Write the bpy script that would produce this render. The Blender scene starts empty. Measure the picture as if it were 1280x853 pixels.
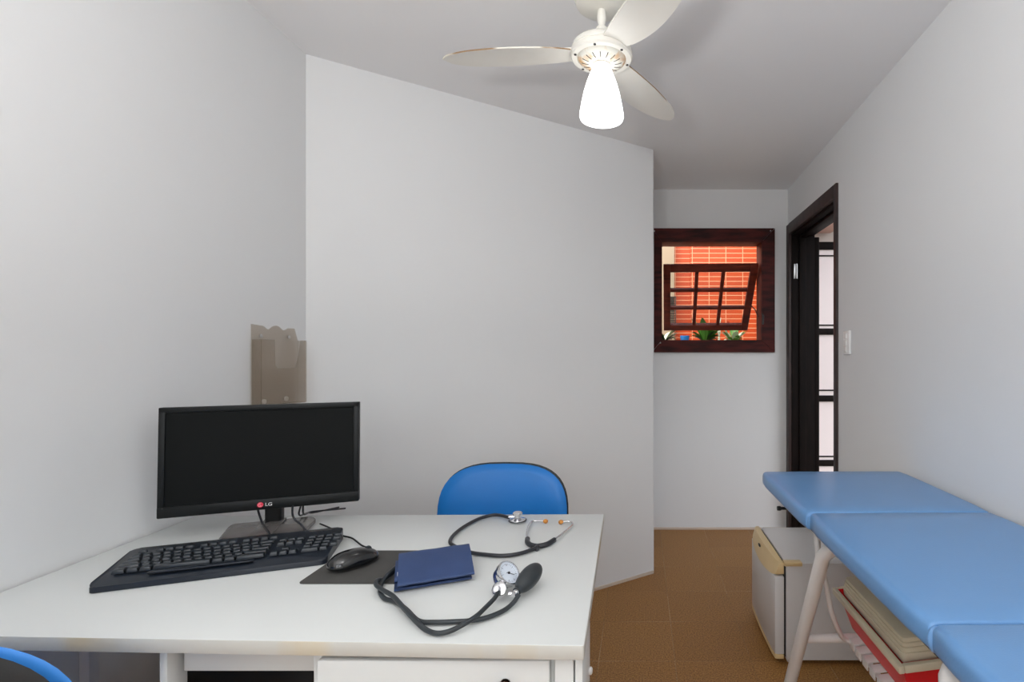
import bpy, bmesh, math, random
from mathutils import Vector, Matrix
random.seed(7)
PI = math.pi
C = bpy.context.scene.collection

# ------------------------------------------------------------------ camera numbers
F, VX, VY, HC = 650.0, 800.0, 440.0, 1.24        # focal length in px, principal point, camera height
def U(px, py, z):                                 # a point of the photo that lies at height z
    Z = (HC - z) * F / (py - VY)
    return Vector(((px - VX) * Z / F, Z, z))
def UD(px, py, Z):                                # a point of the photo at depth Z
    return Vector(((px - VX) * Z / F, Z, HC - (py - VY) * Z / F))

# ------------------------------------------------------------------ materials
def lin(c):
    return c / 12.92 if c <= 0.04045 else ((c + 0.055) / 1.055) ** 2.4
def rgb(r, g, b):
    return (lin(r / 255), lin(g / 255), lin(b / 255), 1)
def mat(name, col, rough=0.5, metal=0.0, var=0.0, scale=8.0, bump=0.0, bscale=200.0, coat=0.0, spec=0.5):
    m = bpy.data.materials.new(name); m.use_nodes = True
    nt = m.node_tree; b = nt.nodes['Principled BSDF']
    b.inputs['Base Color'].default_value = col
    b.inputs['Roughness'].default_value = rough
    b.inputs['Metallic'].default_value = metal
    b.inputs['Coat Weight'].default_value = coat
    b.inputs['Specular IOR Level'].default_value = spec
    tc = nt.nodes.new('ShaderNodeTexCoord')
    if var > 0:
        n = nt.nodes.new('ShaderNodeTexNoise'); n.inputs['Scale'].default_value = scale
        n.inputs['Detail'].default_value = 4
        nt.links.new(tc.outputs['Object'], n.inputs['Vector'])
        mx = nt.nodes.new('ShaderNodeMix'); mx.data_type = 'RGBA'
        mx.inputs[6].default_value = tuple(c * (1 - var) for c in col[:3]) + (1,)
        mx.inputs[7].default_value = tuple(min(1, c * (1 + var)) for c in col[:3]) + (1,)
        nt.links.new(n.outputs['Fac'], mx.inputs[0]); nt.links.new(mx.outputs[2], b.inputs['Base Color'])
    if bump > 0:
        n2 = nt.nodes.new('ShaderNodeTexNoise'); n2.inputs['Scale'].default_value = bscale
        nt.links.new(tc.outputs['Object'], n2.inputs['Vector'])
        bp = nt.nodes.new('ShaderNodeBump'); bp.inputs['Strength'].default_value = bump
        bp.inputs['Distance'].default_value = 0.002
        nt.links.new(n2.outputs['Fac'], bp.inputs['Height']); nt.links.new(bp.outputs['Normal'], b.inputs['Normal'])
    return m
def stained(name, base, stain, lo, hi, scale=20.0, rough=0.4, stretch=(1, 1, 1)):
    m = mat(name, base, rough); nt = m.node_tree; b = nt.nodes['Principled BSDF']
    tc = nt.nodes.new('ShaderNodeTexCoord'); mp = nt.nodes.new('ShaderNodeMapping')
    mp.inputs['Scale'].default_value = stretch
    n = nt.nodes.new('ShaderNodeTexNoise'); n.inputs['Scale'].default_value = scale; n.inputs['Detail'].default_value = 3
    mr = nt.nodes.new('ShaderNodeMapRange'); mr.inputs[1].default_value = lo; mr.inputs[2].default_value = hi
    mx = nt.nodes.new('ShaderNodeMix'); mx.data_type = 'RGBA'
    mx.inputs[6].default_value = base; mx.inputs[7].default_value = stain
    nt.links.new(tc.outputs['Object'], mp.inputs[0]); nt.links.new(mp.outputs[0], n.inputs['Vector'])
    nt.links.new(n.outputs['Fac'], mr.inputs[0]); nt.links.new(mr.outputs[0], mx.inputs[0])
    nt.links.new(mx.outputs[2], b.inputs['Base Color'])
    return m
def clear(name, col, gloss=0.06, rough=0.03):
    m = bpy.data.materials.new(name); m.use_nodes = True; nt = m.node_tree; nt.nodes.clear()
    o = nt.nodes.new('ShaderNodeOutputMaterial'); t = nt.nodes.new('ShaderNodeBsdfTransparent')
    g = nt.nodes.new('ShaderNodeBsdfGlossy'); x = nt.nodes.new('ShaderNodeMixShader')
    t.inputs[0].default_value = col; g.inputs['Roughness'].default_value = rough
    x.inputs[0].default_value = gloss
    nt.links.new(t.outputs[0], x.inputs[1]); nt.links.new(g.outputs[0], x.inputs[2]); nt.links.new(x.outputs[0], o.inputs[0])
    return m

M = {}
M['wall'] = mat('painted_wall', (0.755, 0.765, 0.77, 1), 0.75, var=0.012, scale=3, bump=0.12, bscale=60)
M['ceiling'] = mat('painted_ceiling', (0.80, 0.80, 0.805, 1), 0.8, var=0.01, scale=2, bump=0.08, bscale=60)
M['skirt'] = mat('pale_skirting', rgb(205, 190, 175), 0.5)
M['dark_wood'] = stained('dark_wood', rgb(78, 27, 24), rgb(42, 15, 15), 0.4, 0.65, 6, 0.6, (1, 1, 5)); M['dark_wood'].node_tree.nodes['Principled BSDF'].inputs['Specular IOR Level'].default_value = 0.22
M['red_wood'] = stained('red_wood', rgb(118, 46, 28), rgb(78, 29, 19), 0.4, 0.7, 8, 0.5, (1, 5, 1))
M['door_wood'] = stained('door_wood', rgb(22, 15, 13), rgb(13, 9, 8), 0.4, 0.65, 6, 0.6, (6, 6, 1)); M['door_wood'].node_tree.nodes['Principled BSDF'].inputs['Specular IOR Level'].default_value = 0.12
M['casing_wood'] = stained('casing_wood', rgb(58, 42, 40), rgb(38, 27, 26), 0.4, 0.65, 6, 0.55, (5, 5, 1))
M['desk'] = mat('white_laminate', (0.625, 0.645, 0.635, 1), 0.34, var=0.01, scale=4)
M['desk_edge'] = stained('worn_desk_edge', rgb(190, 190, 184), rgb(196, 180, 146), 0.52, 0.74, 6, 0.45, (1, 1, 0.2))
M['black'] = mat('black_plastic', rgb(20, 21, 22), 0.35)
M['black_matte'] = mat('black_matte', rgb(28, 29, 30), 0.6, bump=0.1, bscale=400)
M['screen'] = mat('dark_screen', rgb(18, 20, 20), 0.55, spec=0.10)
M['bezel'] = mat('monitor_bezel', rgb(17, 20, 21), 0.42, spec=0.25)
M['stand'] = mat('stand_gloss', rgb(96, 92, 90), 0.22, var=0.05)
M['key'] = mat('key_plastic', rgb(38, 44, 50), 0.33)
M['kbd'] = mat('keyboard_plastic', rgb(24, 31, 41), 0.34)
M['mouse'] = mat('mouse_gloss', rgb(13, 15, 18), 0.14, coat=0.4)
M['pad'] = mat('mouse_pad_rubber', rgb(66, 65, 63), 0.85, var=0.12, scale=60, bump=0.3, bscale=900)
M['navy'] = mat('navy_nylon', rgb(40, 62, 104), 0.62, var=0.14, scale=30, bump=0.35, bscale=700)
M['rubber'] = mat('grey_rubber', rgb(38, 44, 48), 0.45)
M['tube_black'] = mat('black_tubing', rgb(34, 36, 42), 0.35)
M['chrome'] = mat('chrome', (0.72, 0.72, 0.74, 1), 0.12, 1.0)
M['teal'] = mat('teal_enamel', rgb(20, 110, 135), 0.25)
M['gauge_blue'] = mat('gauge_blue', rgb(20, 40, 90), 0.25)
M['dial'] = mat('dial_white', rgb(205, 214, 225), 0.35)
M['ink'] = mat('ink', rgb(30, 35, 45), 0.5)
M['amber'] = mat('amber_silicone', rgb(190, 125, 50), 0.4)
M['chair_blue'] = mat('blue_vinyl', rgb(0, 112, 192), 0.42, var=0.06, scale=12, bump=0.15, bscale=500)
M['chair_light'] = mat('light_blue_vinyl', rgb(52, 132, 215), 0.42, var=0.05, scale=12)
M['bed_blue'] = mat('pale_blue_vinyl', rgb(102, 148, 198), 0.29, var=0.035, scale=9, bump=0.12, bscale=300)
M['tube_white'] = mat('white_enamel', rgb(212, 208, 205), 0.3, var=0.02)
M['fridge'] = mat('fridge_enamel', rgb(205, 204, 203), 0.3, var=0.015)
M['cream'] = mat('aged_cream_plastic', rgb(222, 196, 146), 0.4, var=0.05, scale=15)
M['gasket'] = mat('grey_gasket', rgb(48, 47, 47), 0.7)
M['red'] = mat('red_plastic', rgb(212, 8, 16), 0.35, var=0.04)
M['beige'] = mat('beige_plastic', rgb(205, 196, 172), 0.4, var=0.03)
M['fan'] = mat('fan_cream', rgb(226, 224, 216), 0.4, var=0.03, scale=6)
M['fan_edge'] = stained('chipped_edge', rgb(222, 219, 208), rgb(140, 112, 80), 0.52, 0.60, 5, 0.6)
M['fan_stain'] = stained('stained_vent', rgb(224, 223, 214), rgb(205, 160, 105), 0.50, 0.68, 22, 0.5)
M['slot'] = mat('dark_slot', rgb(40, 32, 26), 0.7)
M['copper'] = mat('copper_knob', rgb(150, 105, 85), 0.28, 0.9)
M['switch'] = mat('switch_white', rgb(240, 240, 238), 0.3)
M['smoke'] = clear('smoke_acrylic', (0.875, 0.845, 0.81, 1), 0.05, 0.12)
M['glass'] = clear('window_glass', (0.96, 0.97, 0.97, 1), 0.05, 0.02)
M['logo_red'] = mat('logo_red', rgb(215, 50, 75), 0.4)
M['white_ink'] = mat('white_ink', rgb(225, 225, 225), 0.4)
M['leaf'] = mat('green_leaf', rgb(70, 130, 40), 0.45, var=0.25, scale=14)
M['leaf_dark'] = mat('dark_leaf', rgb(28, 66, 30), 0.4, var=0.2, scale=14)
M['leaf_pale'] = mat('pale_leaf', rgb(205, 215, 190), 0.5)
M['petal'] = mat('red_petal', rgb(200, 30, 40), 0.5)
M['pot_blue'] = mat('blue_pot', rgb(40, 130, 205), 0.35)
M['terracotta'] = mat('terracotta', rgb(175, 90, 55), 0.7, var=0.08)
M['plaster'] = mat('beige_plaster', rgb(166, 146, 120), 0.8, var=0.03)
M['peach'] = mat('peach_paint', rgb(226, 190, 176), 0.7)
M['hall'] = mat('hall_paint', rgb(205, 195, 185), 0.8)
M['vent'] = mat('vent_dark', rgb(70, 60, 52), 0.7)
M['concrete'] = mat('concrete', rgb(150, 140, 128), 0.85, var=0.08)
M['steel'] = mat('hinge_steel', (0.6, 0.6, 0.6, 1), 0.3, 1.0)
M['frost'] = mat('frosted_pane', rgb(238, 226, 224), 0.25)

def emission(name, col, s):
    m = bpy.data.materials.new(name); m.use_nodes = True; nt = m.node_tree
    b = nt.nodes['Principled BSDF']; b.inputs['Base Color'].default_value = (0.9, 0.9, 0.9, 1)
    b.inputs['Emission Color'].default_value = col; b.inputs['Emission Strength'].default_value = s
    return m
M['lamp'] = emission('lit_opal_glass', (1, 0.995, 0.985, 1), 3.2)

def floor_mat():
    m = bpy.data.materials.new('brown_floor_tiles'); m.use_nodes = True; nt = m.node_tree
    N, L = nt.nodes, nt.links; b = N['Principled BSDF']
    geo = N.new('ShaderNodeNewGeometry'); mp = N.new('ShaderNodeMapping')
    mp.inputs['Location'].default_value = (-0.14 + 0.305 * 20, -2.388 + 0.305 * 20, 0)
    L.new(geo.outputs['Position'], mp.inputs[0])
    br = N.new('ShaderNodeTexBrick'); br.offset = 0; br.squash = 1
    for k, v in (('Scale', 1), ('Mortar Size', 0.0016), ('Mortar Smooth', 0.3), ('Brick Width', 0.305), ('Row Height', 0.305), ('Bias', 0)):
        br.inputs[k].default_value = v
    br.inputs['Color1'].default_value = rgb(168, 123, 70); br.inputs['Color2'].default_value = rgb(156, 112, 62)
    L.new(mp.outputs[0], br.inputs['Vector'])
    n = N.new('ShaderNodeTexNoise'); n.inputs['Scale'].default_value = 170; n.inputs['Detail'].default_value = 3
    L.new(geo.outputs['Position'], n.inputs['Vector'])
    n2 = N.new('ShaderNodeTexNoise'); n2.inputs['Scale'].default_value = 3.2; n2.inputs['Detail'].default_value = 5
    L.new(geo.outputs['Position'], n2.inputs['Vector'])
    # grout that is worn away in places
    gm = N.new('ShaderNodeMapRange'); gm.inputs[1].default_value = 0.42; gm.inputs[2].default_value = 0.68
    L.new(n2.outputs['Fac'], gm.inputs[0])
    gr = N.new('ShaderNodeMix'); gr.data_type = 'RGBA'
    gr.inputs[6].default_value = rgb(146, 110, 68); gr.inputs[7].default_value = rgb(190, 158, 118)
    L.new(gm.outputs[0], gr.inputs[0]); L.new(gr.outputs[2], br.inputs['Mortar'])
    r = N.new('ShaderNodeValToRGB'); r.color_ramp.elements[0].position = 0.32; r.color_ramp.elements[1].position = 0.72
    r.color_ramp.elements[0].color = (0.48, 0.44, 0.40, 1); r.color_ramp.elements[1].color = (1.30, 1.30, 1.30, 1)
    L.new(n.outputs['Fac'], r.inputs[0])
    mx = N.new('ShaderNodeMix'); mx.data_type = 'RGBA'; mx.blend_type = 'MULTIPLY'; mx.inputs[0].default_value = 1
    L.new(br.outputs['Color'], mx.inputs[6]); L.new(r.outputs[0], mx.inputs[7])
    L.new(mx.outputs[2], b.inputs['Base Color'])
    b.inputs['Roughness'].default_value = 0.5; b.inputs['Specular IOR Level'].default_value = 0.3
    bp = N.new('ShaderNodeBump'); bp.inputs['Strength'].default_value = 0.1; bp.inputs['Distance'].default_value = 0.002
    L.new(n.outputs['Fac'], bp.inputs['Height']); L.new(bp.outputs[0], b.inputs['Normal'])
    return m
M['floor'] = floor_mat()

def brick_mat():
    m = bpy.data.materials.new('orange_brick'); m.use_nodes = True; nt = m.node_tree
    N, L = nt.nodes, nt.links; b = N['Principled BSDF']
    geo = N.new('ShaderNodeNewGeometry'); sx = N.new('ShaderNodeSeparateXYZ'); cx = N.new('ShaderNodeCombineXYZ')
    L.new(geo.outputs['Position'], sx.inputs[0]); L.new(sx.outputs[0], cx.inputs[0]); L.new(sx.outputs[2], cx.inputs[1])
    mp = N.new('ShaderNodeMapping'); mp.inputs['Location'].default_value = (3.6, 3.0, 0)
    L.new(cx.outputs[0], mp.inputs[0])
    br = N.new('ShaderNodeTexBrick'); br.offset = 0
    for k, v in (('Scale', 1), ('Mortar Size', 0.0042), ('Mortar Smooth', 0.2), ('Brick Width', 0.181), ('Row Height', 0.0505)):
        br.inputs[k].default_value = v
    br.inputs['Color1'].default_value = rgb(194, 74, 15); br.inputs['Color2'].default_value = rgb(182, 64, 12)
    br.inputs['Mortar'].default_value = rgb(226, 160, 120)
    L.new(mp.outputs[0], br.inputs['Vector']); L.new(br.outputs['Color'], b.inputs['Base Color'])
    b.inputs['Roughness'].default_value = 0.5
    return m
M['brick'] = brick_mat()

# ------------------------------------------------------------------ mesh helpers
def BM(): return bmesh.new()
def link(name, bm, m, parent=None, smooth=40, loc=None):
    me = bpy.data.meshes.new(name)
    bmesh.ops.recalc_face_normals(bm, faces=bm.faces[:])
    bm.to_mesh(me); bm.free()
    mats = m if isinstance(m, (list, tuple)) else [m]
    for x in mats: me.materials.append(x)
    if smooth:
        for p in me.polygons: p.use_smooth = True
        me.set_sharp_from_angle(angle=math.radians(smooth))
    o = bpy.data.objects.new(name, me); C.objects.link(o)
    if parent: o.parent = parent
    if loc is not None: o.location = loc
    return o
def box(bm, lo, hi, bev=0.0, seg=2, mi=0):
    t = bmesh.new()
    bmesh.ops.create_cube(t, size=1)
    for v in t.verts:
        v.co = Vector([lo[i] + (v.co[i] + 0.5) * (hi[i] - lo[i]) for i in range(3)])
    if bev > 0:
        bmesh.ops.bevel(t, geom=t.edges[:], offset=bev, segments=seg, profile=0.5, affect='EDGES')
    for f in t.faces: f.material_index = mi
    merge(bm, t)
def merge(bm, t, mtx=None):
    vm = {}
    for v in t.verts: vm[v] = bm.verts.new(mtx @ v.co if mtx else v.co)
    for f in t.faces:
        try:
            nf = bm.faces.new([vm[v] for v in f.verts]); nf.material_index = f.material_index; nf.smooth = f.smooth
        except ValueError: pass
    t.free()
def prism(bm, poly, z0, z1, bev=0.0, seg=2, mi=0, mtx=None):
    t = bmesh.new()
    a = [t.verts.new((x, y, z0)) for x, y in poly]; b = [t.verts.new((x, y, z1)) for x, y in poly]
    n = len(poly)
    t.faces.new(a[::-1]); t.faces.new(b)
    for i in range(n): t.faces.new((a[i], a[(i + 1) % n], b[(i + 1) % n], b[i]))
    bmesh.ops.recalc_face_normals(t, faces=t.faces[:])
    if bev > 0:
        es = [e for e in t.edges if abs(e.verts[0].co.z - e.verts[1].co.z) < 1e-7]
        bmesh.ops.bevel(t, geom=es, offset=bev, segments=seg, profile=0.5, affect='EDGES')
    for f in t.faces: f.material_index = mi
    merge(bm, t, mtx)
def rounded(pts, r, n=5):
    out = []; k = len(pts)
    for i in range(k):
        p, a, b = Vector(pts[i]), Vector(pts[i - 1]), Vector(pts[(i + 1) % k])
        rr = r[i] if isinstance(r, (list, tuple)) else r
        da, db = (a - p), (b - p); rr = min(rr, da.length * 0.49, db.length * 0.49)
        s, e = p + da.normalized() * rr, p + db.normalized() * rr
        for j in range(n + 1):
            t = j / n
            out.append(tuple((1 - t) ** 2 * s + 2 * t * (1 - t) * p + t * t * e))
    return out
def catmull(pts, sub=8):
    pts = [Vector(p) for p in pts]
    if len(pts) < 3: return pts
    P = [2 * pts[0] - pts[1]] + pts + [2 * pts[-1] - pts[-2]]
    out = []
    for i in range(1, len(P) - 2):
        p0, p1, p2, p3 = P[i - 1], P[i], P[i + 1], P[i + 2]
        for j in range(sub):
            t = j / sub
            out.append(0.5 * ((2 * p1) + (p2 - p0) * t + (2 * p0 - 5 * p1 + 4 * p2 - p3) * t * t + (3 * p1 - p0 - 3 * p2 + p3) * t ** 3))
    out.append(pts[-1]); return out
def tube(bm, pts, r, seg=10, sub=0, mi=0):
    pts = catmull(pts, sub) if sub else [Vector(p) for p in pts]
    rings = []; n = len(pts)
    t0 = (pts[1] - pts[0]).normalized()
    u = t0.orthogonal().normalized()
    for i, p in enumerate(pts):
        t = (pts[min(i + 1, n - 1)] - pts[max(i - 1, 0)]).normalized()
        u = (u - t * u.dot(t)).normalized(); w = t.cross(u)
        rr = r[i] if isinstance(r, (list, tuple)) else r
        rings.append([bm.verts.new(p + (u * math.cos(2 * PI * k / seg) + w * math.sin(2 * PI * k / seg)) * rr) for k in range(seg)])
    for a, b in zip(rings, rings[1:]):
        for k in range(seg):
            f = bm.faces.new((a[k], a[(k + 1) % seg], b[(k + 1) % seg], b[k])); f.material_index = mi
    f = bm.faces.new(rings[0][::-1]); f.material_index = mi
    f = bm.faces.new(rings[-1]); f.material_index = mi
def lathe(bm, prof, seg=32, mtx=None, mi=0, caps=True):
    t = bmesh.new(); rings = []
    for r, z in prof:
        if r < 1e-6: rings.append([t.verts.new((0, 0, z))])
        else: rings.append([t.verts.new((r * math.cos(2 * PI * k / seg), r * math.sin(2 * PI * k / seg), z)) for k in range(seg)])
    for a, b in zip(rings, rings[1:]):
        for k in range(seg):
            k2 = (k + 1) % seg
            q = [a[k % len(a)], a[k2 % len(a)], b[k2 % len(b)], b[k % len(b)]]
            q = [v for i, v in enumerate(q) if v not in q[:i]]
            if len(q) >= 3: t.faces.new(q)
    if caps:
        for rg in (rings[0], rings[-1]):
            if len(rg) > 1: t.faces.new(rg)
    for f in t.faces: f.material_index = mi
    merge(bm, t, mtx)
def align(p, n, x=None):                          # matrix that puts local z on n at p
    n = Vector(n).normalized()
    u = Vector(x) if x is not None else n.orthogonal()
    u = (u - n * u.dot(n)).normalized(); v = n.cross(u)
    return Matrix(((u.x, v.x, n.x, p[0]), (u.y, v.y, n.y, p[1]), (u.z, v.z, n.z, p[2]), (0, 0, 0, 1)))
def ellipsoid(bm, ax, p, n, x=None, seg=24, rings=14, fn=None):
    prof = []
    t = bmesh.new(); bmesh.ops.create_uvsphere(t, u_segments=seg, v_segments=rings, radius=1)
    for v in t.verts:
        c = v.co.copy()
        if fn: c = fn(c)
        v.co = Vector((c.x * ax[0], c.y * ax[1], c.z * ax[2]))
    merge(bm, t, align(p, n, x))
def thing(name, label, cat, loc=(0, 0, 0), rotz=0.0, group=None):
    o = bpy.data.objects.new(name, None); C.objects.link(o)
    o.empty_display_size = 0.05
    o.location = loc; o.rotation_euler = (0, 0, rotz); o['label'] = label; o['category'] = cat
    if group: o['group'] = group
    return o
def tag(o, label, cat, group=None):
    o['label'] = label; o['category'] = cat
    if group: o['group'] = group
    return o
def struct(name, bm, m, parent=None, smooth=30):
    o = link(name, bm, m, parent, smooth)
    if not parent: o['kind'] = 'structure'
    return o
def sroot(name, loc=(0, 0, 0)):
    o = bpy.data.objects.new(name, None); C.objects.link(o); o.location = loc; o['kind'] = 'structure'
    return o

# ------------------------------------------------------------------ the room
CZ = 2.374
YR = -1.7
bm = BM(); box(bm, (-1.6, YR - 0.2, -0.12), (1.19, 3.78, 0)); struct('floor', bm, M['floor'])
bm = BM(); box(bm, (-1.6, YR - 0.2, CZ), (1.20, 3.78, CZ + 0.14)); struct('ceiling', bm, M['ceiling'])
bm = BM(); prism(bm, [(-1.24, YR), (-1.243, 0.85), (-1.272, 1.49), (-1.272, 1.98), (-1.272, 2.15), (-1.45, 2.15), (-1.45, YR)], 0, CZ); struct('wall_left', bm, M['wall'])
bm = BM(); prism(bm, [(-1.272, 1.98), (0.073, 2.915), (0.078, 2.935), (0.02, 3.05), (-1.36, 2.09)], 0, CZ); struct('wall_diagonal', bm, M['wall'])
bm = BM(); prism(bm, [(0.078, 2.935), (0.078, 3.631), (-0.06, 3.631), (-0.06, 2.99)], 0, CZ); struct('wall_return', bm, M['wall'])
# back wall with the window hole
WX0, WX1, WZ0, WZ1 = 0.135, 0.86, 1.310, 2.020          # hole in the wall
YB, YB2 = 3.631, 3.77
bm = BM()
box(bm, (-0.06, YB, 0), (WX0, YB2, CZ)); box(bm, (WX1, YB, 0), (1.19, YB2, CZ))
box(bm, (WX0, YB, 0), (WX1, YB2, WZ0)); box(bm, (WX0, YB, WZ1), (WX1, YB2, CZ))
struct('wall_back', bm, M['wall'])
# right wall with the door hole
def XR(y): return 1.0045 if y < 1.675 else 1.0045 + (y - 1.675) * 0.0148
TR = 0.14
DY0, DY1, DZ = 2.72, 3.545, 2.05
bm = BM()
prism(bm, [(1.0045, YR), (1.0045, 1.675), (XR(DY0), DY0), (XR(DY0) + TR, DY0), (1.0045 + TR, YR)], 0, CZ)
prism(bm, [(XR(DY1), DY1), (XR(YB), YB), (XR(YB) + TR - 0.04, YB), (XR(DY1) + TR, DY1)], 0, CZ)
prism(bm, [(XR(DY0), DY0), (XR(DY1), DY1), (XR(DY1) + TR, DY1), (XR(DY0) + TR, DY0)], DZ, CZ)
struct('wall_right', bm, M['wall'])
# wall behind the camera; its wide window is added to bring in fill light
bm = BM()
RX0, RX1, RZ0, RZ1 = -0.95, 0.75, 0.85, 2.15
box(bm, (-1.45, YR - 0.14, 0), (RX0, YR, CZ)); box(bm, (RX1, YR - 0.14, 0), (1.17, YR, CZ))
box(bm, (RX0, YR - 0.14, 0), (RX1, YR, RZ0)); box(bm, (RX0, YR - 0.14, RZ1), (RX1, YR, CZ))
struct('wall_rear', bm, M['wall'])
w2 = sroot('window_added', (0, YR, 0))
bm = BM()
for x0, x1 in ((RX0, RX0 + .05), (RX1 - .05, RX1), ((RX0 + RX1) / 2 - .025, (RX0 + RX1) / 2 + .025)):
    box(bm, (x0, -0.10, RZ0), (x1, -0.04, RZ1), 0.004)
box(bm, (RX0, -0.10, RZ0), (RX1, -0.04, RZ0 + .05), 0.004); box(bm, (RX0, -0.10, RZ1 - .05), (RX1, -0.04, RZ1), 0.004)
link('window_frame', bm, M['dark_wood'], w2)
# skirting lines
bm = BM(); prism(bm, [(-1.266, 1.985), (0.073, 2.915), (0.077, 2.908), (-1.262, 1.978)], 0, 0.014); struct('baseboard_diagonal', bm, M['skirt'])
bm = BM(); box(bm, (0.078, YB - 0.008, 0), (1.03, YB, 0.014)); struct('baseboard_back', bm, M['skirt'])

# window_1 : casing, lining, tilted sash
w1 = sroot('window_1', (0.5, YB, WZ0))
def W(bm, lo, hi, bev=0.003): box(bm, (lo[0] - 0.5, lo[1] - YB, lo[2] - WZ0), (hi[0] - 0.5, hi[1] - YB, hi[2] - WZ0), bev)
OX0, OX1, OZ0, OZ1 = 0.081, 0.936, 1.236, 2.098
IX0, IX1, IZ0, IZ1 = 0.153, 0.846, 1.322, 2.004
bm = BM()
def quadprism(bm, q, y0, y1):
    a = [bm.verts.new((x - 0.5, y0 - YB, z - WZ0)) for x, z in q]; b = [bm.verts.new((x - 0.5, y1 - YB, z - WZ0)) for x, z in q]
    bm.faces.new(a); bm.faces.new(b[::-1])
    for i in range(4): bm.faces.new((a[i], b[i], b[(i + 1) % 4], a[(i + 1) % 4]))
o4 = [(OX0, OZ0), (OX1, OZ0), (OX1, OZ1), (OX0, OZ1)]; i4 = [(IX0, IZ0), (IX1, IZ0), (IX1, IZ1), (IX0, IZ1)]
g = 0.0012
for k in range(4):
    k2 = (k + 1) % 4
    A, B_, Cc, D = o4[k], o4[k2], i4[k2], i4[k]
    horiz = k in (0, 2)
    q = [A, B_, Cc, D]
    ctr = (sum(p[0] for p in q) / 4, sum(p[1] for p in q) / 4)
    q = [(p[0] + (ctr[0] - p[0]) * 0.004, p[1] + (ctr[1] - p[1]) * 0.004) for p in q]
    quadprism(bm, q, YB - 0.024, YB - 0.0005)
link('window_frame', bm, M['dark_wood'], w1)
bm = BM()
W(bm, (WX0, YB, WZ0), (IX0, YB2 + .01, WZ1)); W(bm, (IX1, YB, WZ0), (WX1, YB2 + .01, WZ1))
W(bm, (IX0, YB, WZ0), (IX1, YB2 + .01, IZ0)); W(bm, (IX0, YB, IZ1), (IX1, YB2 + .01, WZ1))
link('window_lining', bm, M['red_wood'], w1)
bm = BM()
for x, z in ((OX0 + .018, OZ1 - .02), (OX1 - .03, OZ1 - .018), (IX0 - .012, IZ0 - .02)):
    bm = BM(); lathe(bm, [(0, 0.003), (0.004, 0.002), (0.005, 0)], 10, align((x - .5, -0.0245, z - WZ0), (0, -1, 0)))
    link('screw', bm, M['steel'], w1)
# sash in local coordinates: x across, y out, z up from its top rail
SA = math.radians(50)                               # swing from vertical
SW, SH = 0.672, 0.675
sash_m = Matrix.Translation((0.502 - 0.5, YB + 0.06 - YB, 1.857 - WZ0)) @ Matrix.Rotation(math.radians(-3.0), 4, 'Z') @ Matrix.Rotation(SA, 4, 'X')
def SB(bm, x0, x1, z0, z1, y0=-0.016, y1=0.016, bev=0.003):
    t = bmesh.new(); box(t, (x0, y0, z0), (x1, y1, z1), bev); merge(bm, t, sash_m)
bm = BM()
h = SW / 2; st = 0.052
SB(bm, -h, -h + st, -SH, 0); SB(bm, h - st, h, -SH, 0)
SB(bm, -h + st, h - st, -0.055, 0); SB(bm, -h + st, h - st, -SH, -SH + 0.06)
mu = 0.026
for k in (1, 2):
    x = -h + st + (SW - 2 * st) * k / 3
    SB(bm, x - mu / 2, x + mu / 2, -SH + 0.06, -0.055, -0.012, 0.012)
    z = -0.055 - (SH - 0.115) * k / 3
    SB(bm, -h + st, h - st, z - mu / 2, z + mu / 2, -0.0115, 0.0115)
sash = link('sash', bm, M['red_wood'], w1)
bm = BM(); SB(bm, -h + st, h - st, -SH + 0.06, -0.055, -0.002, 0.002, 0); link('pane', bm, M['glass'], sash)
bm = BM()
tube(bm, [sash_m @ Vector((h - .01, 0, -0.40)), (0.338, 0.16, 0.24), (0.335, 0.05, 0.18)], 0.004, 8)
tube(bm, [(0.350, -0.012, 0.20), (0.352, -0.036, 0.18), (0.350, -0.036, 0.12)], 0.006, 8)
link('latch', bm, M['black'], w1)

# door_1 : casing, jamb lining, leaf folded back into the hall
d1 = sroot('door_1', (1.02, 3.13, 0))
def D_(bm, lo, hi, bev=0.003): box(bm, (lo[0] - 1.02, lo[1] - 3.13, lo[2]), (hi[0] - 1.02, hi[1] - 3.13, hi[2]), bev)
bm = BM()
D_(bm, (1.006, 2.672, 0), (XR(2.69) + .012, 2.707, 2.110)); D_(bm, (1.010, 3.528, 0), (XR(3.5) + .012, 3.593, 2.110))
D_(bm, (1.006, 2.707, 2.040), (XR(2.9) + .022, 3.528, 2.110))
link('door_casing', bm, M['casing_wood'], d1)
bm = BM()
D_(bm, (1.021, 2.721, 0), (1.172, 2.745, 2.045)); D_(bm, (1.028, 3.520, 0), (1.184, 3.544, 2.045)); D_(bm, (1.03, 2.745, 2.025), (1.176, 3.520, 2.049))
D_(bm, (1.075, 3.505, 0), (1.12, 3.52, 2.025)); D_(bm, (1.075, 2.745, 0), (1.12, 2.76, 2.025)); D_(bm, (1.075, 2.76, 2.01), (1.12, 3.505, 2.025))
link('door_jamb', bm, M['door_wood'], d1)
la = math.radians(173)
lm = Matrix.Translation((1.188 - 1.02, 3.535 - 3.13, 0)) @ Matrix.Rotation(la, 4, 'Z')
bm = BM(); t = bmesh.new(); box(t, (-0.030, -0.755, 0.015), (0.0, 0, 2.02), 0.003)
for z0, z1 in ((0.15, 0.95), (1.08, 1.88)):
    box(t, (-0.034, -0.64, z0), (-0.030, -0.11, z1), 0.001)
merge(bm, t, lm); leaf_ = link('door_leaf', bm, M['door_wood'], d1)
bm = BM(); t = bmesh.new(); tube(t, [(-0.025, -0.70, 1.02), (-0.08, -0.70, 1.02), (-0.08, -0.60, 1.02)], 0.009, 10); merge(bm, t, lm)
link('door_handle', bm, M['steel'], leaf_)
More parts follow.
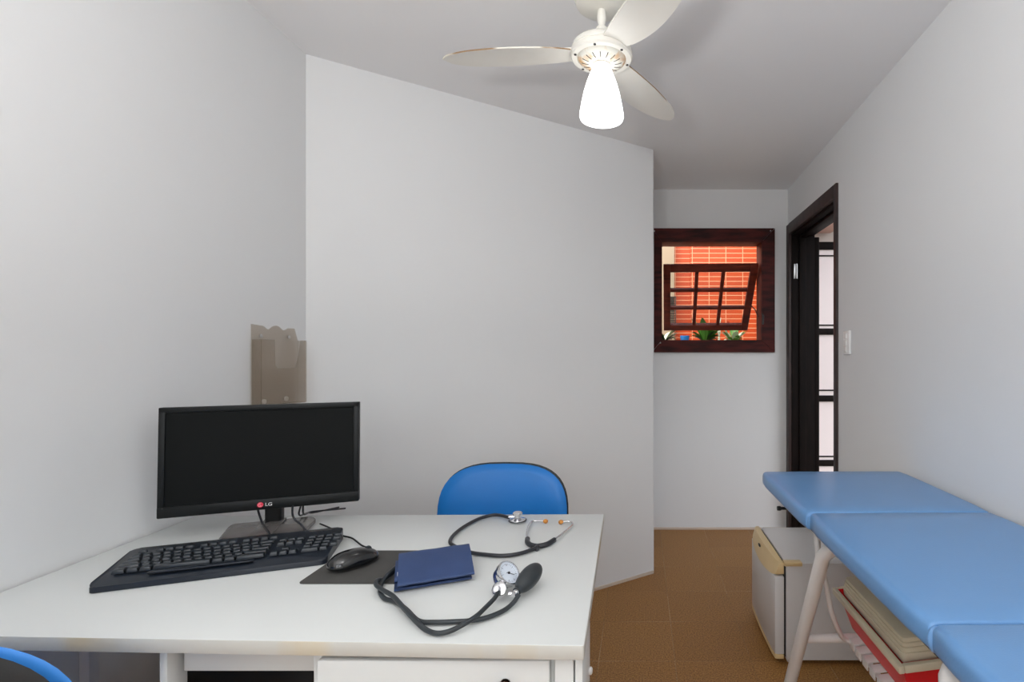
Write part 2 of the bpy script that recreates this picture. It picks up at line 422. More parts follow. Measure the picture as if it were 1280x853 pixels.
for z in (0.22, 1.735):
    bm = BM()
    D_(bm, (1.040, 3.516, z), (1.052, 3.5195, z + 0.10), 0.001)
    tube(bm, [(1.060 - 1.02, 3.512 - 3.13, z), (1.060 - 1.02, 3.512 - 3.13, z + .1)], 0.004, 8)
    link('hinge', bm, M['steel'], d1)

# hall beyond the door
YP = 4.70
d2 = sroot('door_2', (1.8, YP, 0))
bm = BM()
def P_(bm, lo, hi, bev=0.002): box(bm, (lo[0] - 1.8, lo[1], lo[2]), (hi[0] - 1.8, hi[1], hi[2]), bev)
P_(bm, (1.36, 0, 0), (1.41, 0.04, 2.235)); P_(bm, (2.21, 0, 0), (2.26, 0.04, 2.235))
for z0, z1 in ((2.165, 2.235), (1.395, 1.452), (0.79, 0.845), (0.205, 0.26), (0, 0.06)):
    P_(bm, (1.41, 0, z0), (2.21, 0.04, z1))
for z0 in (2.105, 1.475, 0.885, 0.285):
    P_(bm, (1.41, 0.010, z0), (2.21, 0.016, z0 + .012), 0)
link('door_frame', bm, M['door_wood'], d2)
bm = BM(); P_(bm, (1.41, 0.016, 0.06), (2.21, 0.024, 2.165), 0); link('pane', bm, M['frost'], d2)
bm = BM(); box(bm, (1.20, YP + .045, 0), (1.36, YP + .14, 2.9)); box(bm, (1.36, YP + .045, 2.235), (2.26, YP + .14, 2.9)); box(bm, (2.26, YP + .045, 0), (2.9, YP + .14, 2.9))
struct('wall_hall', bm, M['hall'])
bm = BM(); box(bm, (1.60, 2.3, 2.312), (1.72, YP, 2.46)); struct('trim_hall_beam', bm, M['peach'])
bm = BM(); box(bm, (1.20, 2.3, 2.50), (1.90, YP + .14, 2.58)); struct('ceiling_hall', bm, M['peach'])
bm = BM(); box(bm, (1.20, 2.0, -0.12), (3.6, YP + .14, -0.01)); struct('floor_hall', bm, M['concrete'])

# courtyard beyond the window
YW = 5.60
bm = BM(); box(bm, (0.545, YW, -0.2), (1.75, YW + .15, 3.3)); box(bm, (-1.2, YW, -0.2), (0.20, YW + .15, 3.3)); box(bm, (0.20, YW + .03, -0.2), (0.545, YW + .15, 3.3)); struct('wall_courtyard', bm, M['brick'])
bm = BM(); box(bm, (0.10, YW - 0.14, -0.2), (0.362, YW - .001, 3.3), 0.006); struct('column_courtyard', bm, M['plaster'])
bm = BM(); box(bm, (-1.2, 4.6, -0.2), (1.17, 4.98, 1.25), 0.01); struct('wall_parapet', bm, M['concrete'])
bm = BM(); box(bm, (-1.6, 3.78, -0.3), (1.9, 6.2, -0.2)); struct('ground_courtyard', bm, M['concrete'])
for px0, px1, py0, py1, lb in ((836, 845, 371, 383.5, 'upper of two small dark vent grilles on the beige pillar'), (834, 845, 386, 404, 'lower of two small dark vent grilles on the beige pillar')):
    Yv = YW - 0.142; a = UD(px0, py1, Yv); b = UD(px1, py0, Yv)
    v = thing('vent_grille', lb, 'vent', ((a.x + b.x) / 2, Yv, a.z))
    w, hh = (b.x - a.x) / 2 , b.z - a.z
    bm = BM()
    box(bm, (-w, -0.016, 0), (-w + .008, 0, hh), 0.001); box(bm, (w - .008, -0.016, 0), (w, 0, hh), 0.001)
    box(bm, (-w, -0.016, 0), (w, 0, .008), 0.001); box(bm, (-w, -0.016, hh - .008), (w, 0, hh), 0.001)
    link('frame', bm, M['vent'], v)
    bm = BM()
    for k in range(1, 6):
        z = hh * k / 6
        t = bmesh.new(); box(t, (-w + .008, -0.010, -0.004), (w - .008, 0.0, 0.004)); merge(bm, t, Matrix.Translation((0, -0.002, z)))
    link('louvre', bm, M['slot'], v)

# plants on the parapet
def leaf(bm, base, d, L, wd, droop, up, seg=7, mi=0):
    d = Vector(d).normalized(); s = Vector((-d.y, d.x, 0)).normalized()
    rows = []
    for i in range(seg + 1):
        t = i / seg
        p = Vector(base) + d * (L * t * (1 - 0.15 * t)) + Vector((0, 0, up * L * t - droop * L * t * t))
        w = wd * math.sin(PI * min(1, 0.08 + 0.92 * t) ** 0.8) * 0.5
        rows.append((bm.verts.new(p - s * w + Vector((0, 0, w * .4))), bm.verts.new(p), bm.verts.new(p + s * w + Vector((0, 0, w * .4)))))
    for a, b in zip(rows, rows[1:]):
        for k in (0, 1):
            f = bm.faces.new((a[k], a[k + 1], b[k + 1], b[k])); f.material_index = mi
def pot(bm, r, hgt):
    lathe(bm, [(0, 0), (r * .72, 0), (r * .95, hgt * .85), (r, hgt * .85), (r, hgt), (r * .88, hgt), (r * .86, hgt * .88), (0, hgt * .88)], 24)
def plant(name, label, px, py_top, Y, potmat, n, L, wd, up, droop, mats, hpot=0.10, seed=1, flowers=0):
    rnd = random.Random(seed)
    p = UD(px, 425, Y)
    r = thing(name, label, 'plant', (p.x, Y, 1.25))
    bm = BM(); pot(bm, 0.06, hpot); link('pot', bm, potmat, r)
    bm = BM()
    for k in range(n):
        a = rnd.uniform(0, 2 * PI)
        leaf(bm, (0.02 * math.cos(a), 0.02 * math.sin(a), hpot * .9), (math.cos(a), math.sin(a), 0), L * rnd.uniform(.6, 1.1), wd * rnd.uniform(.7, 1.2), droop * rnd.uniform(.6, 1.2), up * rnd.uniform(.5, 1.4), mi=k % len(mats))
    link('foliage', bm, mats, r, 60)
    for k in range(flowers):
        bm = BM(); a = rnd.uniform(0, 2 * PI); q = Vector((0.07 * math.cos(a), 0.05 * math.sin(a) - .03, hpot + rnd.uniform(.12, .19)))
        for j in range(5):
            leaf(bm, q, (math.cos(j * 1.257), math.sin(j * 1.257), 0), 0.02, 0.018, 0.2, 0.5, 4)
        tube(bm, [(0, 0, hpot * .9), (q.x * .7, q.y * .7, q.z * .7), q], 0.0015, 6)
        link('flower', bm, M['petal'], r, 60)
plant('potted_plant', 'dark green potted plant with one pale leaf by the window left corner', 829, 415, 4.70, M['terracotta'], 20, .145, .05, 1.2, .7, [M['leaf_dark'], M['leaf_dark'], M['leaf_dark'], M['leaf_pale']], .08, 3)
plant('potted_plant', 'bushy bright green potted plant outside the middle of the window', 882, 400, 4.70, M['terracotta'], 46, .145, .06, 1.6, .7, [M['leaf'], M['leaf'], M['leaf_dark']], .08, 4)
plant('potted_plant', 'green potted plant with small red flowers outside the window', 917, 405, 4.84, M['terracotta'], 36, .135, .055, 1.3, .7, [M['leaf'], M['leaf_pale'], M['leaf']], .08, 9, 4)
p = UD(856, 425, 4.67)
bm = BM(); pot(bm, 0.042, 0.135)
tag(link('flower_pot', bm, M['pot_blue'], None, 40, (p.x, 4.67, 1.25)), 'small empty blue flower pot standing outside the window', 'pot')
bm = BM()
p = UD(899, 425, 4.92)
lathe(bm, [(0, 0), (.028, 0), (.03, .02), (.02, .05), (.012, .09), (.012, .12), (.02, .14), (.016, .17), (0, .18)], 16)
t = bmesh.new()
tube(t, [(0, 0, .17), (.01, 0, .21), (.022, 0, .25)], [.01, .008, .004], 8); merge(bm, t)
for v in bm.verts: v.co.z *= 1.25; v.co.x *= .8; v.co.y *= .8
tag(link('garden_ornament', bm, M['leaf_pale'], None, 40, (p.x, 4.93, 1.25)), 'slim pale upright ornament among the plants outside the window', 'ornament')

# ------------------------------------------------------------------ light switch
zs = 1.285
ls = thing('light_switch', 'white light switch with three rockers on the wall by the door', 'switch', (XR(2.54), 2.54, zs))
bm = BM(); box(bm, (-0.012, -0.036, -0.058), (0.0005, 0.036, 0.058), 0.004, 3); link('plate', bm, M['switch'], ls)
for k in (-1, 0, 1):
    bm = BM(); box(bm, (-0.017, -0.011, k * .032 - .0135), (-0.011, 0.011, k * .032 + .0135), 0.0025, 2); link('rocker', bm, M['switch'], ls)

# ------------------------------------------------------------------ brochure holder on the left wall
bh = thing('brochure_holder', 'smoked acrylic brochure holder on the left wall above the monitor', 'holder', (-1.2705, 1.81, 1.055))
def xyz_prism(bm, poly, x0, x1, bev=0):           # polygon in (y, z), extruded along x
    t = bmesh.new(); prism(t, poly, x0, x1, bev)
    merge(bm, t, Matrix(((0, 0, 1, 0), (1, 0, 0, 0), (0, 1, 0, 0), (0, 0, 0, 1))))
bm = BM()
top = [(-.115, .276), (-.062, .272)] + [(-.045 + .012 * 0, .262)] + [(-.033 + .066 * k / 8, .262 + .014 * math.sin(PI * k / 8)) for k in range(9)] + [(.045, .262), (.062, .270), (.095, .270), (.113, .228)]
xyz_prism(bm, [(.113, 0), (-.115, 0)] + top, 0.002, 0.005)
link('back_plate', bm, M['smoke'], bh)
bm = BM()
fr = [(-.115, 0), (.113, 0), (.113, .226), (.082, .226), (.066, .16), (.052, .128), (-.040, .128), (-.052, .14), (-.055, .226), (-.115, .226)]
xyz_prism(bm, fr, 0.035, 0.038)
box(bm, (0.0055, -.115, 0), (0.0345, -.112, .226)); box(bm, (0.0055, .110, 0), (0.0345, .113, .226)); box(bm, (0.0055, -.1115, 0), (0.0345, .1095, .003))
link('pocket', bm, M['smoke'], bh)
bm = BM()
for y in (-.075, .062):
    bm = BM(); lathe(bm, [(.0065, 0), (.0065, .003), (.003, .0045), (0, .0045)], 12, align((0.005, y, .238), (1, 0, 0)))
    link('screw', bm, M['steel'], bh)
bm = BM()
for y in (-.065, .045):
    bm = BM(); lathe(bm, [(.008, 0), (.008, .006), (0, .007)], 12, align((0.006, y, .018), (1, 0, 0)))
    link('foot_pad', bm, M['white_ink'], bh)

# ------------------------------------------------------------------ desk
DT = 0.771
desk = thing('desk', 'white laminate desk with a worn front edge under the monitor', 'desk', (-0.66, 1.17, 0))
def dk(x, y): return (x + 0.66, y - 1.17)
def dbox(bm, lo, hi, bev=0.0015, mi=0): box(bm, (lo[0] + .66, lo[1] - 1.17, lo[2]), (hi[0] + .66, hi[1] - 1.17, hi[2]), bev, 2, mi)
bm = BM()
prism(bm, rounded([dk(-1.240, 0.862), dk(-0.089, 0.829), dk(-0.104, 1.503), dk(-1.267, 1.487)], [.002, .004, .004, .002], 3), DT - 0.024, DT, 0.002, 2)
for f in bm.faces:
    f.normal_update()
    if abs(f.normal.z) < 0.5: f.material_index = 1
link('tabletop', bm, [M['desk'], M['desk_edge']], desk)
bm = BM(); dbox(bm, (-0.785, 0.895, 0.690), (-0.545, 0.91, DT - .025)); link('apron', bm, M['desk'], desk)
bm = BM(); dbox(bm, (-0.806, 0.872, 0), (-0.793, 0.912, DT - .025)); link('leg', bm, M['desk'], desk)
bm = BM(); dbox(bm, (-1.232, 1.14, 0), (-1.208, 1.165, DT - .025), 0.004); link('leg', bm, M['tube_white'], desk)
bm = BM(); dbox(bm, (-0.139, 0.846, 0), (-0.1085, 0.965, DT - .025)); dbox(bm, (-0.1085, 0.862, 0), (-0.106, 0.95, DT - .03)); dbox(bm, (-0.106, 0.848, 0), (-0.0935, 0.972, DT - .025))
leg_ = link('leg', bm, M['desk'], desk)
bm = BM(); lathe(bm, [(.007, 0), (.007, .004), (.004, .006), (0, .006)], 12, align((-0.0935 + .66, .958 - 1.17, .652), (1, 0, 0))); link('bolt', bm, M['tube_white'], leg_)
bm = BM(); dbox(bm, (-0.225, 1.40, 0), (-0.185, 1.44, DT - .025)); link('leg', bm, M['desk'], desk)
bm = BM()
dbox(bm, (-0.545, 0.868, 0.10), (-0.53, 1.34, DT - .025)); dbox(bm, (-0.156, 0.862, 0.10), (-0.142, 1.34, DT - .025))
dbox(bm, (-0.53, 1.325, 0.10), (-0.156, 1.34, DT - .025)); dbox(bm, (-0.53, 0.868, 0.10), (-0.156, 1.325, 0.115)); dbox(bm, (-0.53, 0.868, DT - .040), (-0.156, 1.325, DT - .025))
for x in (-.53, -.18):
    dbox(bm, (x, .89, 0), (x + .025, .92, .10)); dbox(bm, (x, 1.29, 0), (x + .025, 1.32, .10))
link('pedestal', bm, M['desk'], desk)
for k in range(3):
    z1 = 0.737 - k * 0.205
    bm = BM(); dbox(bm, (-0.526, 0.846, z1 - .199), (-0.147, 0.864, z1), 0.003)
    dr = link('drawer', bm, M['desk'], desk)
    bm = BM(); lathe(bm, [(0, .028), (.006, .028), (.013, .025), (.0145, .019), (.012, .013), (.006, .010), (.006, .0), (.009, 0)], 20, align((-0.219 + .66, .846 - 1.17, z1 - .038), (0, -1, 0)))
    link('knob', bm, M['copper'], dr)

bm = BM(); lathe(bm, [(.002, 0), (.002, .0004), (0, .0004)], 10, align((-.513 + .66, .8435 - 1.17, DT - .008), (0, -1, 0))); link('nail_hole', bm, M['slot'], desk)

# computer tower in the knee space
ct = thing('computer_tower', 'black computer tower standing in shadow under the desk', 'computer', (-0.98, 1.36, 0))
bm = BM(); box(bm, (-0.195, -0.09, 0.012), (0.21, 0.09, 0.50), 0.006)
link('case', bm, M['black_matte'], ct)
bm = BM(); box(bm, (0.21, -0.086, 0.02), (0.235, 0.086, 0.492), 0.006); box(bm, (0.2352, -0.07, 0.40), (0.238, 0.07, 0.44), 0.001); link('front_panel', bm, M['black'], ct)
for x in (-.15, .17):
    for y in (-.07, .07):
        bm = BM(); lathe(bm, [(.012, 0), (.014, .0125)], 12, Matrix.Translation((x, y, 0))); link('foot', bm, M['black'], ct)

# ------------------------------------------------------------------ monitor
yaw = math.atan2(0.157, 0.415)
mc = Vector((-0.989, 1.3685, DT))
mon = thing('monitor', 'black flat computer monitor with a dark screen on the white desk', 'monitor', mc + Vector((0.0, 0.0, 0.0008)), yaw)
zb, zt = 0.0545, 0.3285                             # body bottom/top above the desk
tilt = Matrix.Translation((0, 0, zb)) @ Matrix.Rotation(math.radians(-2.0), 4, 'X') @ Matrix.Translation((0, 0, -zb))
bm = BM(); t = bmesh.new(); hw = 0.2215; bz = 0.014
box(t, (-hw, -0.008, zb), (-hw + bz, 0.016, zt), .002); box(t, (hw - bz, -0.008, zb), (hw, 0.016, zt), .002)
box(t, (-hw, -0.008, zt - bz), (hw, 0.016, zt), .002); box(t, (-hw, -0.010, zb), (hw, 0.016, zb + .028), .003)
box(t, (-hw + .004, 0.004, zb + .004), (hw - .004, 0.026, zt - .004), .008)
box(t, (-.13, 0.02, zb + .03), (.13, 0.042, zt - .05), .01)
for k in range(11):                                 # vent teeth along the lower rear rim
    box(t, (.06 + k * .013, .008, zb - .0035), (.067 + k * .013, .02, zb + .001), .001)
merge(bm, t, tilt); link('housing', bm, M['bezel'], mon)
bm = BM(); t = bmesh.new(); box(t, (-hw + bz - .001, -0.004, zb + .027), (hw - bz + .001, 0.004, zt - bz + .001)); merge(bm, t, tilt); link('screen', bm, M['screen'], mon)
bm = BM(); t = bmesh.new()
prism(t, rounded([(-.002, .010), (.034, .010), (.038, .036), (-.006, .036)], .006), 0.014, zb + .06, 0.002); merge(bm, t)
link('stand_neck', bm, M['black'], mon)
bm = BM()
prism(bm, rounded([(-.070, -.106), (.106, -.106), (.116, .018), (.098, .040), (-.080, .040), (-.084, .02)], .012), 0, 0.013, 0.004, 3)
box(bm, (-.010, -.104, .0128), (.042, .038, .0165), .002)
link('stand_base', bm, M['stand'], mon)
tx = bpy.data.curves.new('t', 'FONT'); tx.body = 'LG'; tx.size = 0.0118; tx.extrude = 0.0002; tx.align_x = 'LEFT'
to = bpy.data.objects.new('t', tx); C.objects.link(to)
bpy.context.view_layer.update()
tm = bpy.data.meshes.new_from_object(to.evaluated_get(bpy.context.evaluated_depsgraph_get()))
bpy.data.objects.remove(to)
tm.transform(tilt @ Matrix.Translation((0.004, -0.0104, zb + .0095)) @ Matrix.Rotation(PI / 2, 4, 'X'))
tm.transform(Matrix.Diagonal((1.12, 1, 1, 1))); tm.materials.append(M['white_ink'])
tm.name = 'logo_letters'
lo = bpy.data.objects.new('logo_letters', tm); C.objects.link(lo); lo.parent = mon
bm = BM(); lg = tilt @ align((-.006, -0.0100, zb + .0135), (0, -1, 0), (1, 0, 0))
lathe(bm, [(.0068, 0), (.0068, .0006), (0, .0006)], 24, lg); lgo = link('logo_disc', bm, M['logo_red'], mon)
bm = BM(); t = bmesh.new()
tube(t, [(.0045 * math.cos(a), .0045 * math.sin(a), .0008) for a in [PI * .35 + k * .3 for k in range(17)]], .0004, 6)
tube(t, [(-.0002, .002, .0008), (-.0002, -.002, .0008), (.0016, -.002, .0008)], .0004, 6); lathe(t, [(.0007, .0005), (.0007, .001), (0, .001)], 8, Matrix.Translation((-.0022, .0016, 0)))
merge(bm, t, lg); link('logo_mark', bm, mat('logo_pink', rgb(240, 190, 200), .4), lgo)
bm = BM(); t = bmesh.new(); box(t, (-hw + .010, -0.0105, zb + .024), (-hw + .014, -0.0098, zb + .0252)); merge(bm, t, tilt); link('marking', bm, M['stand'], mon)
MI = (Matrix.Translation(mon.location) @ Matrix.Rotation(yaw, 4, 'Z')).inverted()
def mon_cable(pts, r):
    bm = BM(); tube(bm, [MI @ Vector(p) for p in pts], r, 8, 6); link('cable', bm, M['tube_black'], mon)
R = Matrix.Rotation(yaw, 4, 'Z')
def ML(x, y, z): return mon.location + R @ Vector((x, y, z))
mon_cable([ML(.05, .048, .12), ML(.055, .045, .068), U(366, 645, DT + .05), U(377, 657, DT + .022), U(386, 667, DT + .006)], .0026)
mon_cable([ML(.06, .055, .10), ML(.075, .06, .068), U(379, 642, DT + .03), U(386, 641, DT + .012), U(392, 641, DT + .004), ML(.15, .14, .004)], .0024)
mon_cable([ML(.06, .06, .09), ML(.07, .075, .055), U(374, 644, DT + .022), U(390, 640, DT + .012), ML(.17, .12, .004)], .0024)
mon_cable([ML(-.02, .05, .10), ML(-.03, .045, .066), U(327, 652, DT + .026), U(332, 660, DT + .020), U(337, 668, DT + .020)], .0026)

# ------------------------------------------------------------------ keyboard
ka = math.radians(20.6)
kc = (Vector((-1.0626, 1.0025, 0)) + Vector((-.675, 1.146, 0)) + Vector((-.758, 1.314, 0)) + Vector((-1.146, 1.164, 0))) / 4
kb = thing('keyboard', 'dark blue-black computer keyboard lying in front of the monitor', 'keyboard', (kc.x, kc.y, DT + .0008), ka)
KW, KD = 0.416, 0.176
kt = Matrix.Rotation(math.radians(3.2), 4, 'X')
def kz(y): return 0.0175 + (y + KD / 2) * 0.055
bm = BM()
t = bmesh.new()
prism(t, rounded([(-KW / 2 + .006, -KD / 2), (KW / 2 - .006, -KD / 2), (KW / 2, KD / 2), (-KW / 2, KD / 2)], .014, 6), 0, 1, 0)
for v in t.verts:
    z = v.co.z
    v.co.z = 0.0 if z < .5 else kz(v.co.y) - (.006 if v.co.y < -KD / 2 + .012 else 0)
es = [e for e in t.edges if min(v.co.z for v in e.verts) > .004 and abs(e.verts[0].co.x - e.verts[1].co.x) + abs(e.verts[0].co.y - e.verts[1].co.y) > 1e-6]
bmesh.ops.bevel(t, geom=es, offset=.003, segments=2, profile=.5, affect='EDGES')
merge(bm, t)
t = bmesh.new(); prism(t, rounded([(-.12, -KD / 2 + .020), (.06, -KD / 2 + .020), (.06, -KD / 2 + .034), (-.12, -KD / 2 + .034)], .006), 0, .003, .001)
merge(bm, t, Matrix.Translation((0, 0, kz(-KD / 2 + .027) - .001)))
link('keyboard_body', bm, M['kbd'], kb)
bm = BM()
for k in range(3):
    lathe(bm, [(.0012, 0), (.0012, .0006), (0, .0006)], 8, Matrix.Translation((.155 + k * .012, KD / 2 - .020, kz(.07))))
box(bm, (.135, KD / 2 - .012, kz(.078)), (.185, KD / 2 - .008, kz(.078) + .0007))
link('indicator', bm, M['stand'], kb)
keymesh = {}
def key(x, y, w, d=0.0145):
    kk = (round(w, 4), round(d, 4))
    if kk not in keymesh:
        t = bmesh.new()
        for z, s in ((0, 0), (.0055, .0018)):
            pass
        b0 = [(-w / 2, -d / 2), (w / 2, -d / 2), (w / 2, d / 2), (-w / 2, d / 2)]
        a = [t.verts.new((px, py, -.002)) for px, py in b0]
        c = [t.verts.new((px * (1 - .0034 / w), py * (1 - .0034 / d) + .0004, .0058)) for px, py in b0]
        t.faces.new(a[::-1]); t.faces.new(c)
        for i in range(4): t.faces.new((a[i], a[(i + 1) % 4], c[(i + 1) % 4], c[i]))
        bmesh.ops.bevel(t, geom=t.edges[:], offset=.0009, segments=2, profile=.5, affect='EDGES')
        o = link('key', t, M['key'], kb, 40); keymesh[kk] = o.data
    else:
        o = bpy.data.objects.new('key', keymesh[kk]); C.objects.link(o); o.parent = kb
    o.location = (x, y, kz(y)); o.rotation_euler = (math.radians(3.2), 0, 0)
u = 0.0178
rows_y = [.056, .0325, .0145, -.0035, -.0215, -.0395]
x0 = -KW / 2 + .022
def row(y, widths, start, d=0.0145):
    x = start
    for wd in widths:
        if wd > 0: key(x + wd * u / 2, y, wd * u - .0024, d)
        x += abs(wd)
row_ = row
def row(y, widths, start, d=0.0145):
    x = start
    for wd in widths:
        if wd > 0: key(x + wd * u / 2, y, wd * u - .0024, d)
        x += abs(wd) * u
row(rows_y[0], [1, -.7] + [1] * 4 + [-.5] + [1] * 4 + [-.5] + [1] * 4, x0, .011)
row(rows_y[1], [1] * 13 + [1.7], x0); row(rows_y[2], [1.4] + [1] * 12 + [1.3], x0); row(rows_y[3], [1.7] + [1] * 11 + [2], x0)
row(rows_y[4], [2.2] + [1] * 10 + [2.5], x0); row(rows_y[5], [1.3, 1.2, 1.2, 5.6, 1.2, 1.2, 3], x0)
xn = x0 + 15.1 * u
row(rows_y[1], [1] * 3, xn); row(rows_y[2], [1] * 3, xn); row(rows_y[4], [-1, 1, -1], xn); row(rows_y[5], [1] * 3, xn)
xp = xn + 3.35 * u
for y in rows_y[1:3]: row(y, [1] * 4, xp)
row(rows_y[3], [1] * 3, xp); row(rows_y[4], [1] * 4, xp); row(rows_y[5], [2, 1], xp)

# ------------------------------------------------------------------ mouse pad, mouse
mp_ = thing('mouse_pad', 'black rectangular mouse pad under the mouse and blue cuff', 'mouse pad', (-0.575, 1.134, DT))
bm = BM(); prism(bm, rounded([(-.115, -.086), (.105, -.086), (.105, .086), (-.115, .086)], .010, 5), .0004, .003, .0006); link('pad', bm, M['pad'], mp_)
mq = U(442, 708, DT + .003)
md = math.atan2(.85, .62) - PI / 2
ms = thing('mouse', 'glossy black computer mouse on the mouse pad', 'mouse', (mq.x, mq.y, DT + .0035), md)
bm = BM()
t = bmesh.new(); bmesh.ops.create_uvsphere(t, u_segments=32, v_segments=20, radius=1)
for v in t.verts:
    x, y, z = v.co
    s = 1 if z >= 0 else .28
    w = .0295 * (1 - .10 * (1 - y * y) + .04 * (y < 0)) + .002
    y2 = math.copysign(abs(y) ** .85, y)
    zz = z * s * .027 * (1 - .18 * y) if z > 0 else z * .010
    v.co = Vector((x * w, y2 * .053, zz + .010))
merge(bm, t); link('mouse_body', bm, M['mouse'], ms, 60)
bm = BM(); lathe(bm, [(0, -.003), (.008, -.003), (.0095, 0), (.008, .003), (0, .003)], 20, align((0, .030, .0255), (1, 0, 0))); link('scroll_wheel', bm, M['rubber'], ms)
MSI = (Matrix.Translation(ms.location) @ Matrix.Rotation(md, 4, 'Z')).inverted()
bm = BM(); tube(bm, [MSI @ p for p in (ms.location + Matrix.Rotation(md, 3, 'Z') @ Vector((0, .051, .012)), U(463, 686, DT + .006), U(452, 682, DT + .004), U(440, 673, DT + .003), U(427, 669.5, DT + .003), U(416, 662, DT + .003), U(400, 655, DT + .003))], .002, 8, 6)
link('cable', bm, M['black'], ms)

# ------------------------------------------------------------------ blood pressure set
A0, A1 = U(497, 737, DT + .003), U(588, 722, DT + .003)
cd = (A1 - A0); cd.z = 0; CL = 0.142; ca = math.atan2(cd.y, cd.x)
bp = thing('blood_pressure_monitor', 'navy blood pressure cuff with grey tubes, gauge and rubber bulb on desk', 'medical instrument', (A0.x - math.sin(ca) * -.012, A0.y - math.cos(ca) * .012, DT + .0035), ca)
BPI = (Matrix.Translation(bp.location) @ Matrix.Rotation(ca, 4, 'Z')).inverted()
def strip(prof, th, x0, x1, bm, nx=10, wav=0.0):
    """folded cloth: a centre line in (y, z) with thickness, extruded along x"""
    P = catmull([Vector((0, y, z)) for y, z in prof], 5); n = len(P)
    up, dn = [], []
    for i, p in enumerate(P):
        tt = (P[min(i + 1, n - 1)] - P[max(i - 1, 0)]).normalized(); nn = Vector((0, -tt.z, tt.y))
        up.append(p + nn * th / 2); dn.append(p - nn * th / 2)
    loop = up + dn[::-1]
    cols = []
    for k in range(nx + 1):
        x = x0 + (x1 - x0) * k / nx
        cols.append([bm.verts.new((x, q.y, max(0, q.z + wav * math.sin(k * 1.3 + q.y * 90)))) for q in loop])
    m = len(loop)
    for a, b in zip(cols, cols[1:]):
        for i in range(m): bm.faces.new((a[i], a[(i + 1) % m], b[(i + 1) % m], b[i]))
    for c in (cols[0], cols[-1]):
        for i in range(n - 1):
            bm.faces.new((c[i], c[i + 1], c[m - 2 - i], c[m - 1 - i]))
bm = BM()
strip([(.000, .003), (.05, .003), (.092, .004), (.103, .010), (.098, .017), (.06, .0125), (.03, .0095), (.022, .0125), (.03, .016), (.06, .020), (.098, .0225)], .0045, -.006, CL - .004, bm, 10, .0003)
link('lower_fold', bm, M['navy'], bp, 50)
bm = BM()
strip([(.104, .018), (.110, .027), (.102, .0355), (.085, .036), (.05, .0305), (.012, .022), (-.007, .0170), (-.011, .0140)], .005, .0, CL, bm, 12, .0004)
link('upper_flap', bm, M['navy'], bp, 50)
bm = BM(); box(bm, (-.0012, .030, .017), (.004, .034, .025), .0005); link('care_tag', bm, M['white_ink'], bp)
def c1(x, y): return (460 + x / 4.74, 630 + y / 4.74)
def desk_path(pts, h): return [BPI @ U(*c1(x, y), DT + (h if not isinstance(h, (list, tuple)) else h[i])) for i, (x, y) in enumerate(pts)]
tr = 0.0042
bm = BM()
pa = [(230, 335), (172, 372), (112, 425), (80, 475), (72, 520), (95, 560), (140, 575), (175, 590), (230, 630), (300, 695), (400, 703), (520, 699), (600, 694), (700, 676), (800, 635), (860, 588), (893, 540)]
tube(bm, desk_path(pa, [.022, .02, .014, .008] + [.0065] * 11 + [.010, .018]), tr, 12, 6); link('bulb_tube', bm, M['rubber'], bp, 60)
bm = BM()
pb = [(240, 350), (178, 385), (95, 445), (55, 455), (48, 480), (85, 510), (145, 545), (200, 605), (270, 680), (330, 738), (400, 768), (480, 757), (560, 718), (640, 668), (700, 612), (750, 560), (772, 522)]
tube(bm, desk_path(pb, [.012, .012, .010, .0135, .016, .016, .0155, .0155, .0155, .0085, .0065, .0085, .012, .016, .016, .018, .022]), tr, 12, 6); link('gauge_tube', bm, M['rubber'], bp, 60)
# gauge
gn = Vector((.69, -.30, .66)).normalized(); gc = U(635.5, 717, DT + .040)
G = BPI @ align(gc, gn, (1, 0, -.6))
bm = BM()
lathe(bm, [(0, -.026), (.016, -.026), (.021, -.020), (.0225, -.010), (.0225, 0), (0, 0)], 32, G); gg = link('gauge', bm, M['gauge_blue'], bp)
bm = BM()
lathe(bm, [(.0228, -.010), (.0245, -.008), (.0252, .001), (.0240, .004), (.0222, .004), (.0218, .0015), (.0218, -.004)], 36, G, caps=False); link('bezel', bm, M['chrome'], gg)
bm = BM(); lathe(bm, [(0, .0012), (.0222, .0012), (.0222, .0004), (0, .0004)], 32, G); link('dial', bm, M['dial'], gg)
bm = BM(); t = bmesh.new()
for k in range(25):
    a = math.radians(-60 + k * 12.5); r0 = .0165 if k % 4 else .0145
    p0, p1 = Vector((r0 * math.cos(a), r0 * math.sin(a), .0014)), Vector((.019 * math.cos(a), .019 * math.sin(a), .0014))
    tube(t, [p0, p1], .0002 if k % 4 else .0004, 4)
tube(t, [(-.004, -.004, .002), (.011, .006, .002)], .0005, 5); lathe(t, [(.0022, .0012), (.0022, .003), (0, .0032)], 12)
merge(bm, t, G); link('needle_and_scale', bm, M['ink'], gg)
cn = U(624, 738, DT + .022)
gd = (gc - gn * .012)
bm = BM()
bx = BPI @ gd; cx_ = BPI @ cn
tube(bm, [bx, bx.lerp(cx_, .8)], .0095, 20); link('collar', bm, M['teal'], gg)
bm = BM(); ax = (cx_ - bx).normalized()
pm = bx.lerp(cx_, .98)
lathe(bm, [(.0, -.003), (.0125, -.003), (.0145, 0), (.0145, .002), (.012, .004), (.006, .005), (.005, .013), (0, .013)], 28, align(pm, (BPI.to_3x3() @ Vector((-.22, -.80, .50))).normalized())); link('connector', bm, M['chrome'], gg)
